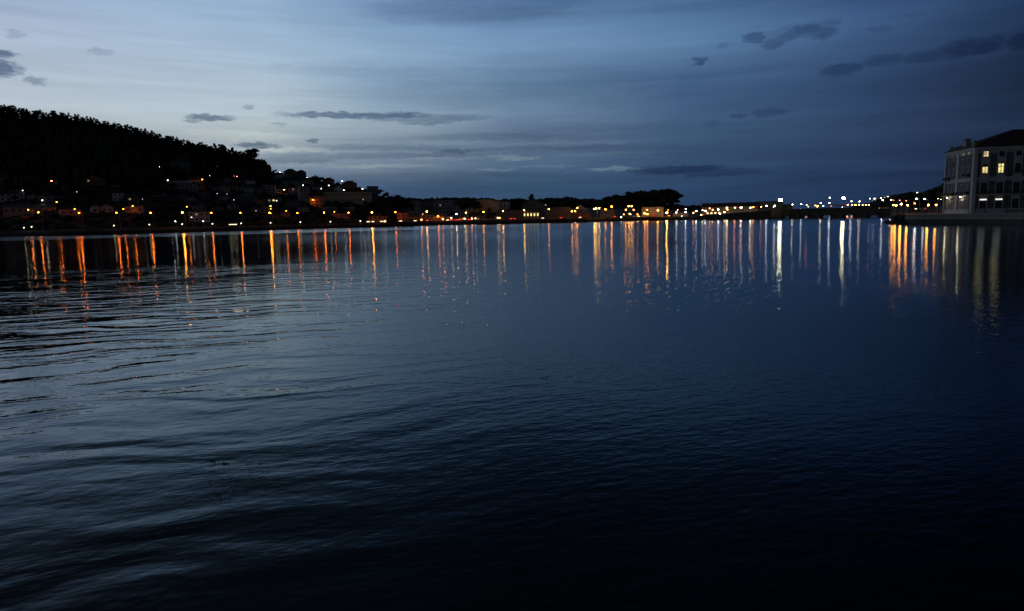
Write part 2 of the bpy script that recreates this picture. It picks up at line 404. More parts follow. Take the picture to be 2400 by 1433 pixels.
for kind, cnt, n in (('conifer', 5, 16), ('eucalypt', 4, 26), ('round', 5, 26), ('umbrella', 3, 42), ('bare', 1, 0)):
    TREES[kind] = []
    for k in range(cnt):
        cm, cl = crown_mesh(kind+'_crown', kind, 100+k*7+len(kind), n)
        TREES[kind].append((cm, trunk_mesh(kind+'_trunk', kind, cl, k)))
ORD = 'first second third fourth fifth sixth seventh eighth ninth tenth eleventh twelfth thirteenth fourteenth fifteenth sixteenth seventeenth eighteenth nineteenth twentieth'.split()
def ordn(i):
    if i < 20: return ORD[i]
    tens = {2: 'twenty', 3: 'thirty', 4: 'forty', 5: 'fifty', 6: 'sixty', 7: 'seventy', 8: 'eighty', 9: 'ninety'}
    n = i+1; t, u_ = divmod(n, 10)
    if u_ == 0: return {3: 'thirtieth', 4: 'fortieth', 5: 'fiftieth', 6: 'sixtieth', 7: 'seventieth', 8: 'eightieth', 9: 'ninetieth'}[t]
    return tens[t]+'-'+ORD[u_-1]
TN = {'conifer': ('pine_tree', 'pine tree'), 'eucalypt': ('eucalyptus_tree', 'eucalyptus tree'), 'round': ('broadleaf_tree', 'tree'), 'umbrella': ('umbrella_pine', 'pine tree'), 'bare': ('bare_tree', 'tree')}
def tree(kind, loc, h, label, group=None, wide=1.0, rz=None, var=None):
    cm, tm = TREES[kind][(R.randrange(len(TREES[kind])) if var is None else var)]
    nm, cat = TN[kind]
    root = empty(nm, loc, R.uniform(0, 6.28) if rz is None else rz, label, cat, group)
    link('trunk', tm, root, scale=(h*wide, h*wide, h))
    if kind != 'bare': link('crown', cm, root, scale=(h*wide, h*wide, h))
    return root
# skyline of the wooded hill on the left: every tree whose top shows against the sky
SKYL = [(-40,236),(0,239),(14,233),(30,243),(50,248),(80,252),(100,256),(130,259),(160,264),(200,268),(240,277),(280,287),(300,291),(340,298),(370,305),(400,318),(430,322),(460,332),(500,341),(530,343),(560,350),(585,358),(600,364),(625,392)]
px = -36; i = 0; tr = []
while px < 612:
    top = float(np.interp(px, [a for a, _ in SKYL], [b for _, b in SKYL]))+R.uniform(-4, 4.5)
    tr.append((px, top)); px += R.uniform(5.5, 9.5)
for i, (px, top) in enumerate(tr):
    Y = float(np.interp(px, _rpx, _rY))-R.uniform(5, 45); t = px2t(px); gz = ground(t*Y, Y); z = at(px, top, Y).z
    h = max(9, min(24, z-gz)); k = 'eucalypt' if (px < 40 or 470 < px < 520 or R.random() < .4) else 'conifer'
    nmk = 'bushy dark tree' if k == 'eucalypt' else 'dark pointed pine'
    tree(k, (t*Y, Y, z-h), h, '%s on the left hill skyline, %s skyline tree from the left edge' % (nmk, ordn(i)), 'trees along the skyline of the wooded hill', wide=R.uniform(1.0, 1.6))
# the tall group at the end of the ridge
for (px, top, bot, k, w, lab) in [(594,346,400,'eucalypt',1.5,'tallest eucalyptus at the right end of the hill ridge'),(581,362,402,'eucalypt',1.3,'full dark eucalyptus just left of the tallest ridge tree'),
      (607,372,404,'eucalypt',1.1,'narrow eucalyptus just right of the tallest ridge tree'),(567,362,402,'conifer',1.2,'dense pine left of the tall eucalyptus group'),(550,352,396,'conifer',1.1,'pointed pine two trees left of the tallest ridge tree'),
      (614,380,404,'conifer',1.2,'low pine closing the right end of the tall tree group'),(621,386,404,'conifer',1.3,'small cypress alone just right of the tall tree group'),(633,393,406,'round',1.0,'small round tree between the cypress and the hilltop lamp'),(645,396,408,'round',1.0,'small round tree beside the white hilltop lamp'),
      (524,338,388,'eucalypt',1.1,'broad eucalyptus rising from the ridge middle-right of the hill'),(505,336,380,'conifer',1.2,'tall pine on the ridge left of the broad eucalyptus')]:
    Y = float(np.interp(px, _rpx, _rY))-60; a = at(px, bot, Y); h = at(px, top, Y).z-a.z
    tree(k, a, h, lab, wide=w)
# forest mass on the slope below the skyline
fb = MB(); r = random.Random(5); n = 0
while n < 2300:
    px = r.uniform(-350, 640); t = px2t(px); yr = float(np.interp(px, _rpx, _rY)); Y = yr-r.uniform(-20, 1)**1*0-r.random()**1.3*(yr*float(np.interp(px, [0, 350, 450, 640], [.52, .42, .30, .16])))
    X = t*Y; z = ground(X, Y); h = r.uniform(7, 13); w = h*r.uniform(.22, .34)
    k = 7; i0 = len(fb.v)
    prof = [(w*.55, z+h*.12), (w, z+h*.3), (w*.75, z+h*.62), (w*.3, z+h*.88)]
    for (rr, zz) in prof: fb.v += [(X+rr*r.uniform(.7, 1.25)*math.cos(6.283*j/k), Y+rr*r.uniform(.7, 1.25)*math.sin(6.283*j/k), zz+r.uniform(-.4, .4)) for j in range(k)]
    fb.v.append((X, Y, z+h))
    for q in range(3):
        for j in range(k): fb.f.append((i0+q*k+j, i0+q*k+(j+1) % k, i0+(q+1)*k+(j+1) % k, i0+(q+1)*k+j)); fb.mi.append(0)
    for j in range(k): fb.f.append((i0+3*k+j, i0+3*k+(j+1) % k, i0+4*k)); fb.mi.append(0)
    n += 1
tag(fb.build('forest', M_pine), 'black mass of forest covering the slope of the left hill', 'forest', None, 'stuff')
# far wooded skyline behind the town, and the wooded hill on the right
fb = MB(); r = random.Random(6)
def clumptree(X, Y, z, h, w):
    i0 = len(fb.v); k = 8
    for (rr, zz) in [(w*.6, z+h*.05), (w, z+h*.38), (w*.9, z+h*.66), (w*.45, z+h*.9)]:
        fb.v.extend([(X+rr*r.uniform(.75, 1.25)*math.cos(6.283*j/k), Y+rr*r.uniform(.75, 1.25)*math.sin(6.283*j/k), zz+r.uniform(-.6, .6)) for j in range(k)])
    fb.v.append((X, Y, z+h))
    for q in range(3):
        for j in range(k): fb.f.append((i0+q*k+j, i0+q*k+(j+1) % k, i0+(q+1)*k+(j+1) % k, i0+(q+1)*k+j)); fb.mi.append(0)
    for j in range(k): fb.f.append((i0+3*k+j, i0+3*k+(j+1) % k, i0+4*k)); fb.mi.append(0)
FS = [(925,462),(950,463),(980,465),(1020,463.5),(1050,463),(1100,463),(1150,465),(1175,470),(1200,466),(1215,464),(1228,467),(1260,467),(1280,464),(1310,464),(1325,461),(1345,461),(1353,467),(1375,465),(1390,466),(1420,469),(1450,470),(1500,470),(1600,484),(1650,484)]
for q in range(420):
    px = r.uniform(925, 1640); top = float(np.interp(px, [a for a, _ in FS], [b for _, b in FS]))+r.uniform(-1.2, 2.5)
    Y = float(np.interp(px, _rpx, _rY))-r.uniform(0, 120); p = at(px, top, Y); z = ground(p.x, Y)-3; h = max(8, p.z-z)
    clumptree(p.x, Y, z, h, r.uniform(5, 11))
tag(fb.build('distant_forest', M_leaf), 'low dark band of far-off woods behind the waterfront town', 'forest', None, 'stuff')
fb = MB(); r = random.Random(8)
RS = [(1990,489),(2010,484),(2040,474),(2060,467),(2075,464),(2090,459),(2110,456),(2125,451),(2135,450),(2150,454),(2175,446),(2190,440),(2203,433),(2215,428),(2300,395),(2420,360)]
for q in range(520):
    px = r.uniform(1990, 2420); top = float(np.interp(px, [a for a, _ in RS], [b for _, b in RS]))+r.uniform(-1, 2)
    yr = float(np.interp(px, _rpx, _rY)); back = r.random() < .45; Y = yr-r.uniform(0, 60) if back else yr-r.uniform(60, 480); t = px2t(px)
    z = ground(t*Y, Y)-1; h = min(16, max(5, at(px, top, Y).z-z)) if back else r.uniform(4, 8)
    clumptree(t*Y, Y, z, h, h*r.uniform(.4, .8))
tag(fb.build('hillside_wood', M_leaf), 'dark woods covering the low hill behind the bridge on the right', 'forest', None, 'stuff')
# ------------------------------------------------------------------ lamps
def unit_pole():
    mb = MB(); mb.tube([(0, 0, 0), (0, 0, 1)], [1.0, .55], 8); mb.tube([(0, 0, -.02), (0, 0, .07)], [1.7, 1.6], 8); return mb.mesh('pole', M_metal)
POLE = unit_pole()
def arm_mesh():
    mb = MB(); mb.tube([(0, 0, -.3), (-.25, 0, .15), (-.8, 0, .28), (-1.3, 0, .25)], [.05, .045, .04, .035], 6); return mb.mesh('arm', M_metal)
ARM = arm_mesh()
HOOD = MB().ball((0, .35, .95), 1.8, 1.4, .72, 12, 6).mesh('lamp_hood', mat('dull_hood', (.12, .12, .12), .8, .1))  # hood oversized so the bulb's light on it forms a coloured halo
CAP = MB().tube([(0, 0, .75), (0, 0, .95), (0, 0, 1.4)], [1.6, 1.3, .1], 10).mesh('lantern_cap', M_darkm)
BULBS = {}
def bulb(kind, s):
    if (kind, s) not in BULBS:
        mb = MB(); mb.ball((0, 0, 0), 1, .9, .72, 10, 6); mb.smooth = True
        BULBS[(kind, s)] = mb.mesh('bulb_%s' % kind, emat(kind, s))
    return BULBS[(kind, s)]
LB = 1.0          # overall lamp brightness
def lamp(px, py, kind, s, P0, label, group=None, style='arm', k=1.0, name='street_lamp', cat='street lamp'):
    """P0: 'off' metres behind the shore, ('Y', depth) or ('up', height above the hillside)"""
    if P0[0] == 'off': Y = shore(px)+P0[1]; p = at(px, py, Y)
    elif P0[0] == 'Y': p = at(px, py, P0[1])
    else: p = hit(px, py, P0[1])
    g0 = ground(p.x, p.y) if len(P0) < 3 else P0[2]
    if px > 930: kind = {'orange': 'gold', 'amber': 'pale_gold'}.get(kind, kind)
    h = max(1.2, p.z-g0); rr = max(.13, (.00072 if P0[0] == 'up' else .00085)*p.y*k); s = round(s*LB*(1.45 if kind in ('orange', 'amber', 'pink') and px < 900 else 1.25 if kind in ('gold', 'pale_gold', 'pink') else 1.0)*(1.0 if px > 1380 and P0[0] != 'up' and style != 'flood' else 1.0), 1); pr = max(.06, min(.11, h*.011))
    rz = -math.atan2(p.x, p.y)
    root = empty(name, (p.x, p.y, p.z-h), rz, label, cat, group)
    off = 0
    if style == 'arm':
        off = 1.3; link('pole', POLE, root, (off, .15, 0), 0, (pr, pr, h-.1)); link('arm', ARM, root, (off, .15, h-.25))
        head = link('lamp_hood', HOOD, root, (0, .1, h), 0, (rr, rr, rr))
        link('bulb', bulb(kind, s), head, (0, 0, -.12))
    elif style == 'double':
        link('pole', POLE, root, (0, 0, 0), 0, (pr, pr, h)); 
        for q in (-1, 1):
            link('arm', ARM, root, (0, 0, h-.2), 0 if q < 0 else math.pi)
            head = link('lamp_hood', HOOD, root, (q*1.3, 0, h), 0, (rr, rr, rr)); link('bulb', bulb(kind, s), head, (0, 0, -.12))
    elif style == 'flood':
        link('pole', POLE, root, (0, 0, 0), 0, (pr*2, pr*2, h-.2))
        cb = MB(); cb.box(-1.3, 1.3, -.05, .12, -.5, -.38); cb.box(-1.3, 1.3, -.05, .12, .38, .5); link('crossbar', cb.mesh('crossbar', M_metal), root, (0, .3, h))
        for qx, qz in ((-.6, -.45), (.6, -.45), (-.6, .45), (.6, .45)):
            fb_ = MB(); fb_.box(-.42, .42, 0, .3, -.32, .32); fl = link('floodlight', fb_.mesh('floodlight', M_darkm), root, (qx*k, -.1, h+qz*k), 0, (k, k, k))
            e = MB(); e.box(-.38, .38, -.03, -.003, -.28, .28); link('lens', e.mesh('lens', emat(kind, s)), fl)
    else:   # lantern on a short post
        link('pole', POLE, root, (0, 0, 0), 0, (pr, pr, max(.3, h-rr*.6)))
        head = link('lantern', bulb(kind, s), root, (0, 0, h), 0, (rr, rr, rr)); link('lantern_cap', CAP, head)
    return root
# A: tall orange lamps on the left shore
A = [(90,498,60,),(185,499,60),(273,499,55),(353,499,70),(427,498.5,170),(495,499,45),(563.5,499,60),(632,499,130),(697,499.5,45),(759.5,498.5,70),(817,498.5,50),(871.7,498,170)]
for i, (px, py, s) in enumerate(A):
    kd = 'amber' if s > 120 else 'orange'
    lamp(px, py, kd, s, ('off', 19), 'tall orange street lamp on the left shore road, %s of twelve from the left' % ordn(i), 'tall orange lamps along the left shore road', 'arm', .95)
Bl = [(56,534),(74,532),(267,529),(350,527),(427,526),(498,525),(565,524),(634,522.5),(704,521),(774.5,520),(844.6,518.5)]
for i, (px, py) in enumerate(Bl):
    lamp(px, py, 'warm', 7, ('off', 8), 'low white path lamp at the left water edge, %s of eleven from the left' % ordn(i), 'low white lamps along the left waterside path', 'lantern', .9)
# lamps up on the left hillside
def seq(rows, txt, grp, P0, style='lantern', **kw):
    n = len(rows)
    for i, r_ in enumerate(sorted(rows, key=lambda q: q[0])):
        px, py, kd, s = r_[:4]; kk = r_[4] if len(r_) > 4 else 1.0; p0 = r_[5] if len(r_) > 5 else P0
        lamp(px, py, kd, s, p0, txt % ordn(i) + ' of %s from the left' % n_words(n), grp, style, kk, **kw)
def n_words(n):
    w = 'one two three four five six seven eight nine ten eleven twelve thirteen fourteen fifteen sixteen seventeen eighteen nineteen twenty'.split()
    if n <= 20: return w[n-1]
    t, u_ = divmod(n, 10); return ['twenty', 'thirty', 'forty', 'fifty'][t-2]+('-'+w[u_-1] if u_ else '')
UP = ('up', 6.0)
seq([(120.6,424,'pink',26),(133,474,'orange',40),(66,492,'orange',55,.9),(175,490,'orange',50,.9),(289,490,'orange',45,.9),(311,483,'orange',50,.9),(438,485,'orange',26),(474,421,'orange',30),(634,483,'amber',34),(634.5,489.7,'orange',34,.8),(670.7,494.5,'orange',30,.8),(666,445,'pink',24),(733.5,468.7,'orange',34),(783.7,497,'orange',30,.8),(549,413,'red',10,.6),(-30,490,'orange',90),(4,419,'amber',20)],
    'orange street lamp among the dark hillside houses, %s', 'orange lamps on the left hillside', UP, 'arm')
seq([(53,447,'white',12,.7),(99,470,'warm',16),(180,450,'white',4,.5),(216,416,'white',3,.5),(373,391,'white',22,.9),(393,423,'white',22,.9),(436,393,'white',3,.6),(467,392,'white',22,.9),(475,396,'white',8,.7),(489,392,'warm',3,.7),(496,391,'white',8,.6),(511,391,'white',8,.6),(491.5,412,'white',3,.6),(555.5,414,'white',7,.6),(562,408,'warm',8,.7),(588,402,'white',20,.9),(601.6,405.6,'warm',26,1.1),(580,411,'white',3,.6),(617,412,'white',20,.9),(509,454,'white',4,.6),(532,455,'white',2,.6),(548,469,'white',4,.6),(600,494.5,'white',2.5,.6),(334,467,'white',3,.6),
     (449,510,'white',14,.7),(411,519,'white',16,.8),(476,519,'white',14,.8),(656,404.5,'white',14,.8),(720,417,'warm',16,.9),(710.5,434.7,'white',12,.8),(771,435,'white',14,.8),(753,442.5,'warm',12,.8),(801.7,424.7,'white',20,.9),(806,446,'white',12,.8),(849.5,443,'warm',22,.9),(648,471,'white',10,.8),(755,465,'warm',14,.9),(851,468,'warm',2,.7)],
    'small white lamp on the left hillside, %s', 'white lamps scattered over the left hillside', UP, 'lantern')
# C: the town front in the centre
seq([(1000.3,496,'amber',60),(1069.7,502,'warm',42),(1092,498.7,'amber',42),(1133,497,'orange',48),(1179,495,'amber',65),(1228.4,493,'amber',75),(1286.4,490.7,'orange',45),(1353,487.6,'orange',50),(1393,489.5,'amber',110,1.05),(1419,490.8,'orange',45),(1433.6,484.5,'orange',80)],
    'tall amber street lamp on the town waterfront, %s', 'tall amber lamps along the town waterfront', ('off', 20), 'arm')
seq([(926.7,497.7,'orange',60,1,('off',40)),(987.7,515.3,'pink',32),(1038,514,'pink',34),(1057.7,511,'warm',18),(1089,513,'warm',20),(1106,512.7,'pink',36),(1114.4,512.3,'white',10),(1120.7,513.6,'orange',4,.6),(1082.7,514,'orange',4,.6),(1166.4,510.7,'warm',22,.9),(1171,511,'orange',30,.9),(990.7,502,'warm',5,.6,('off',38)),(1279,480.7,'white',2,.6,('off',160))],
    'low round lamp on the town waterfront, %s', 'low lamps along the town waterfront', ('off', 15), 'lantern')
lamp(1344, 495.3, 'orange', 60, ('off', 24), 'twin-headed amber lamp in front of the white tent-like roof', None, 'double', .8)
lamp(1400.7, 488.3, 'amber', 110, ('off', 22), 'bright twin-headed amber lamp right of the white tent-like roof', None, 'double', .85)
lamp(1477.3, 483.7, 'amber', 80, ('off', 26), 'tall T-shaped twin lamp rising above the roundabout lights', None, 'double', .85)
seq([(1467,491.9,'orange',60),(1485,491.9,'pink',24),(1516.7,492,'pink',20),(1541.7,493,'amber',75,1.0),(1566,492.3,'orange',8,.8)],
    'orange street lamp at the roundabout below the big trees, %s', 'street lamps at the roundabout', ('off', 40), 'arm')
seq([(1462,503,'orange',18,.8),(1475.7,501.6,'amber',30,.9),(1478.7,503,'warm',10,.6),(1494,502.7,'orange',20,.9),(1456,509.5,'white',12,.9,('off',12)),(1511,500.5,'orange',85,1),(1517.3,502.4,'orange',60,.95),(1563,499.4,'amber',190,1.25,('off',14))],
    'low orange lamp beside the roundabout, %s', 'low lamps beside the roundabout', ('off', 24), 'lantern')
seq([(1585.3,498.3,'white',42,.9),(1588.4,492.3,'pink',14,.8),(1607.3,490.4,'white',14,.9),(1606.7,498,'white',45,.9),(1598,507.3,'white',10,.9),(1625.3,499.4,'pink',34,.95),(1632,495,'warm',45,.9),(1647,493.4,'warm',26,.9),(1643.5,504.5,'warm',24,.9),(1653.3,494.8,'white',42,.9),(1663.3,488.7,'pink',26,.8),(1670.3,492.3,'pink',26,.9),(1683.7,491.3,'white',48,.9),(1687.7,501.7,'white',18,.8),(1697.7,497.5,'warm',30,1)],
    'white quay lamp left of the long hall, %s', 'white lamps on the quay by the long hall', ('off', 14), 'lantern')
seq([(1703.6,487.5,'warm',50,.9),(1704.7,491.4,'orange',50,.9),(1722.4,487.3,'pink',46,.9),(1735.3,487,'pink',36,.9),(1738,487,'white',50,.9),(1759,487.2,'warm',55,1),(1765.6,486,'orange',40,.9),(1784,485.3,'pink',20,.9),(1789,495,'white',9,.8),(1796.7,483,'white',42,1),(1816,482.7,'white',42,1),(1813,485.5,'white',9,.7)],
    'lamp on the raised bridge approach, %s', 'lamps along the bridge approach', ('off', 10), 'lantern')
# G: on and beyond the bridge
def bridge_Y(px): return float(np.interp(px, [1806, 2090], [541, 484]))
for i, (px, py, kd, s) in enumerate([(1857.7,479.6,'warm',36),(1878,479,'white',30),(1923.7,476,'warm',38),(1944,476,'white',22),(1995.7,472.3,'white',42),(2014.6,472.6,'warm',38),(2069,469.5,'white',45),(2088.7,469.3,'warm',30)]):
    lamp(px, py, kd, s, ('Y', bridge_Y(px)+4.5, 6.2), 'white street lamp standing on the arched bridge, %s of eight from the left' % ordn(i), 'lamps along the arched bridge', 'arm', .85)
lamp(1829, 469.5, 'flood', 190, ('Y', 880), 'dazzling yellow-white floodlight mast above the low yellow building', None, 'flood', 2.0, name='floodlight_mast', cat='floodlight')
lamp(1977, 464.9, 'flood', 170, ('Y', 880), 'bright pale yellow floodlight mast standing beyond the bridge', None, 'flood', 1.5, name='floodlight_mast', cat='floodlight')
lamp(1945, 463.7, 'white', 60, ('Y', 880), 'very tall thin greenish-white mast lamp beyond the bridge', None, 'arm', .8)
seq([(1847,483.7,'amber',34,.8),(1835,486,'amber',8,.7),(1890.5,480.7,'pink',26,.8),(1894.5,485,'warm',8,.7),(1910.6,482,'pink',20,.8),(1916,484,'orange',60,1.2),(1929.7,483,'white',20,.8),(1948,483.5,'pink',5,.7),(1961.4,480.9,'warm',16,.8),(1974,486,'white',6,.7),(1876,490,'white',6,.6),(1898,489.5,'warm',4,.6)],
    'lamp on the far bank beyond the bridge, %s', 'lamps on the far bank beyond the bridge', ('Y', 875), 'lantern')
seq([(1987,480.4,'pink',40,.9),(1996.7,480.6,'pink',24,.8),(2005,481,'orange',50,.9),(2013.7,481,'pink',28,.85),(2022,481,'pink',28,.85),(2029.6,481,'pink',20,.8),(2036.4,480.7,'pink',26,.85)],
    'warm lamp in the even row under the right hill, %s', 'even row of warm lamps under the right hill', ('Y', 870), 'lantern')
seq([(2038.8,466,'white',14,.9),(2049.8,465.7,'white',14,.9),(2065,465,'white',14,.9),(2081,461,'white',6,.8),(2095,463,'white',8,.7),(2094.8,470,'orange',5,.7),(2108.8,470,'orange',7,.8),(2124,471,'pink',9,.8),(2121.8,454.6,'white',4,.8),(2131.7,455,'white',18,1),(2114,459,'white',6,.8),(2149.6,452,'white',18,1),(2165.8,450,'white',10,.9),(2198.5,466,'warm',7,.8),(2205,467.8,'warm',8,.8),(2055,466.5,'warm',3,.6),(2073,463.2,'warm',4,.6),(2088,465,'warm',3,.6),(2103,458.4,'warm',3,.6),(2107,465.5,'warm',3,.6)],
    'white lamp climbing the wooded hill on the right, %s', 'white lamps climbing the right hill', ('up', 5.0), 'lantern')
seq([(2094,480.6,'orange',120),(2100,482,'orange',130,1.15),(2112.6,479,'orange',190,1.3),(2127,481.5,'orange',140,1.2),(2176,481,'orange',110,1.25),(2194,480.8,'orange',75,1.25)],
    'big orange globe lamp on the right bank, %s', 'big orange lamps on the right bank', ('Y', 262), 'lantern')
seq([(2142,475.6,'red',14,.8),(2144.5,477.5,'orange',22,.8)], 'small red-orange post light, right bank, %s', 'small red-orange lights on the right bank', ('Y', 330), 'lantern')
seq([(2147.8,466.5,'white',75,1.1),(2167,466.4,'white',30,1)], 'tall white street lamp on the right bank, %s', 'tall white lamps on the right bank', ('Y', 320), 'arm')

# ------------------------------------------------------------------ houses
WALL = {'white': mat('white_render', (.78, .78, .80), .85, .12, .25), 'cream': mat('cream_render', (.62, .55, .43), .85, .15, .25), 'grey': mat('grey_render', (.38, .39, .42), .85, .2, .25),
        'pink': mat('terracotta_render', (.55, .32, .23), .85, .15, .25), 'brick': mat('brick', (.34, .17, .12), .9, .25, .9), 'dark': mat('dark_render', (.19, .19, .21), .9, .2, .3), 'ochre': mat('ochre_render', (.6, .42, .18), .85, .15, .25), 'yellow': mat('floodlit_yellow_render', (.5, .46, .25), .85, .15, .25)}  # the yellow wall carries the floodlight's tint in its own colour
M_tile = mat('roof_tiles', (.12, .055, .035), .85, .35, 1.2); M_slate = mat('slate_roof', (.035, .038, .045), .6, .25, 1.0); M_zinc = mat('zinc_roof', (.30, .33, .36), .5, .12, .4)
M_frame = mat('window_frame', (.45, .45, .45), .6, 0); M_glass = mat('dark_glass', (.012, .014, .018), .08, 0)
def win_mesh(nm, glass):
    mb = MB(); t = .06
    mb.box(-.5, .5, -.06, -.01, -.5, -.5+t, 0); mb.box(-.5, .5, -.06, -.01, .5-t, .5, 0); mb.box(-.5, -.5+t, -.06, -.01, -.5+t, .5-t, 0); mb.box(.5-t, .5, -.06, -.01, -.5+t, .5-t, 0)
    mb.box(-.02, .02, -.055, -.015, -.5+t, .5-t, 0); mb.box(-.5+t, .5-t, -.035, -.005, -.5+t, .5-t, 1)
    return mb.mesh(nm, [M_frame, glass])
WIN = win_mesh('window', M_glass); WINL = win_mesh('lit_window', emat('window', 1.6)); WINW = win_mesh('white_lit_window', emat('warm', 3.5)); WIND = win_mesh('dim_window', emat('window', .25))
DOOR = MB().box(-.5, .5, -.05, -.01, 0, 1).mesh('door', M_darkm)
CH = MB().box(-.35, .35, -.35, .35, -1.2, 1.1).box(-.45, .45, -.45, .45, 1.1, 1.22).mesh('chimney', WALL['grey'])
FOOT = []
def house(px0, px1, pt, pb, label, wall='grey', roof='hip', rm=None, Y=None, depth=None, yaw=0.0, lit=(), group=None, name='house', cat='house', wh=1.3, floors=None, cols=None, litm=None, nowin=False, band=False, rf=.34):
    pm = (px0+px1)/2
    if Y is None: p = hit(pm, pb, 0)
    else: p = at(pm, pb, Y)
    Y = p.y; s = Y/FPX/math.cos(PITCH)
    w = (px1-px0)*s/math.cos(yaw); Ht = (pb-pt)*s; d = depth or max(7, min(14, w*.75))
    FOOT.append((p.x, p.y, w/2+2, d+2))
    rh = 0 if roof == 'flat' else min(Ht*rf, .32*min(w, d)+.6); h = Ht-rh
    root = empty(name, p, -math.atan2(p.x, p.y)+yaw, label, cat, group)
    wb_ = MB(); wb_.box(-w/2, w/2, 0, d, -5, h, 0); W_ = WALL[wall]; rmm = rm or M_tile
    e = .45; rb = MB()
    if roof == 'gable':      # ridge along the depth, gable to the viewer
        wb_.quad([(-w/2, 0, h), (w/2, 0, h), (0, 0, h+rh)]); wb_.quad([(w/2, d, h), (-w/2, d, h), (0, d, h+rh)])
        for sx in (-1, 1):
            a = (sx*(w/2+e), -e, h-e*rh/(w/2)); b_ = (sx*(w/2+e), d+e, h-e*rh/(w/2)); c = (0, d+e, h+rh+.02); c2 = (0, -e, h+rh+.02)
            rb.quad([a, b_, c, c2]); rb.quad([tuple(Vector(q)+Vector((0, 0, .22))) for q in (c2, c, b_, a)]); rb.quad([a, c2, tuple(Vector(c2)+Vector((0, 0, .22))), tuple(Vector(a)+Vector((0, 0, .22)))])
    elif roof == 'side':     # ridge parallel to the front
        a0 = (-w/2-e, -e, h-.15); a1 = (w/2+e, -e, h-.15); b0 = (-w/2-e, d+e, h-.15); b1 = (w/2+e, d+e, h-.15); r0 = (-w/2-e, d/2, h+rh); r1 = (w/2+e, d/2, h+rh)
        rb.quad([a0, a1, r1, r0]); rb.quad([b1, b0, r0, r1]); rb.quad([a0, r0, b0]); rb.quad([a1, b1, r1]); rb.quad([b0, b1, a1, a0])
    elif roof == 'hip':
        q = min(w, d)*.48; a0 = (-w/2-e, -e, h); a1 = (w/2+e, -e, h); b0 = (-w/2-e, d+e, h); b1 = (w/2+e, d+e, h)
        if w >= d: r0 = (-w/2+q, d/2, h+rh); r1 = (w/2-q, d/2, h+rh)
        else: r0 = (0, q, h+rh); r1 = (0, d-q, h+rh)
        if w >= d: rb.quad([a0, a1, r1, r0]); rb.quad([b1, b0, r0, r1]); rb.quad([b0, a0, r0]); rb.quad([a1, b1, r1])
        else: rb.quad([a0, a1, r0]); rb.quad([b1, b0, r1]); rb.quad([b0, a0, r0, r1]); rb.quad([a1, b1, r1, r0])
        rb.quad([b0, b1, a1, a0])
    elif roof == 'arch':
        n = 12; pts = [(-w/2-e+(w+2*e)*i/n, h+rh*math.sin(math.pi*i/n)**.8) for i in range(n+1)]
        for (x0, z0), (x1, z1) in zip(pts, pts[1:]): rb.quad([(x0, -e, z0), (x1, -e, z1), (x1, d+e, z1), (x0, d+e, z0)]); wb_.quad([(x0, 0, h-.05), (x1, 0, h-.05), (x1, 0, z1-.03), (x0, 0, z0-.03)])
    else: rb.box(-w/2-.25, w/2+.25, -.25, d+.25, h, h+.35)
    wb_.build('wall', W_, root)
    ro = rb.build('roof', rmm, root)
    if roof in ('hip', 'side', 'gable') and w > 7: link('chimney', CH, ro, (w*.22, d*.5, h+rh*.75))
    if not nowin:
        nf = floors or max(1, round(h/3.1)); nc = cols or max(2, min(14, round(w/3.3)))
        while nf*nc > 90: nc -= 1
        fh = h/nf; ww = min(1.5, w/nc*.42)
        for f_ in range(nf):
            for c in range(nc):
                x = -w/2+w*(c+.5)/nc; z = fh*(f_+.55)
                if f_ == 0 and c == nc//2 and nf > 1 and name == 'house': link('door', DOOR, root, (x, 0, .02), 0, (1.1, 1, 2.2)); continue
                L = dict(lit).get((f_, c)) if lit else None
                me = {'y': WINL, 'w': WINW, 'd': WIND, None: WIN}[L]
                o = link('window', me, root, (x, 0, z), 0, (ww, 1, min(wh, fh*.5)))
                if L: o['label'] = 'lit window glowing %s' % ('white' if L == 'w' else 'yellow')
    if band:
        bb = MB()
        for f_ in range(1, (floors or max(2, round(h/3.1)))): bb.box(-w/2, w/2, -1.1, -.003, h*f_/(floors or max(2, round(h/3.1)))-.12, h*f_/(floors or max(2, round(h/3.1)))+.75)
        bb.build('balcony', WALL['white'], root)
    return root
Hs = 'houses scattered over the left hillside'
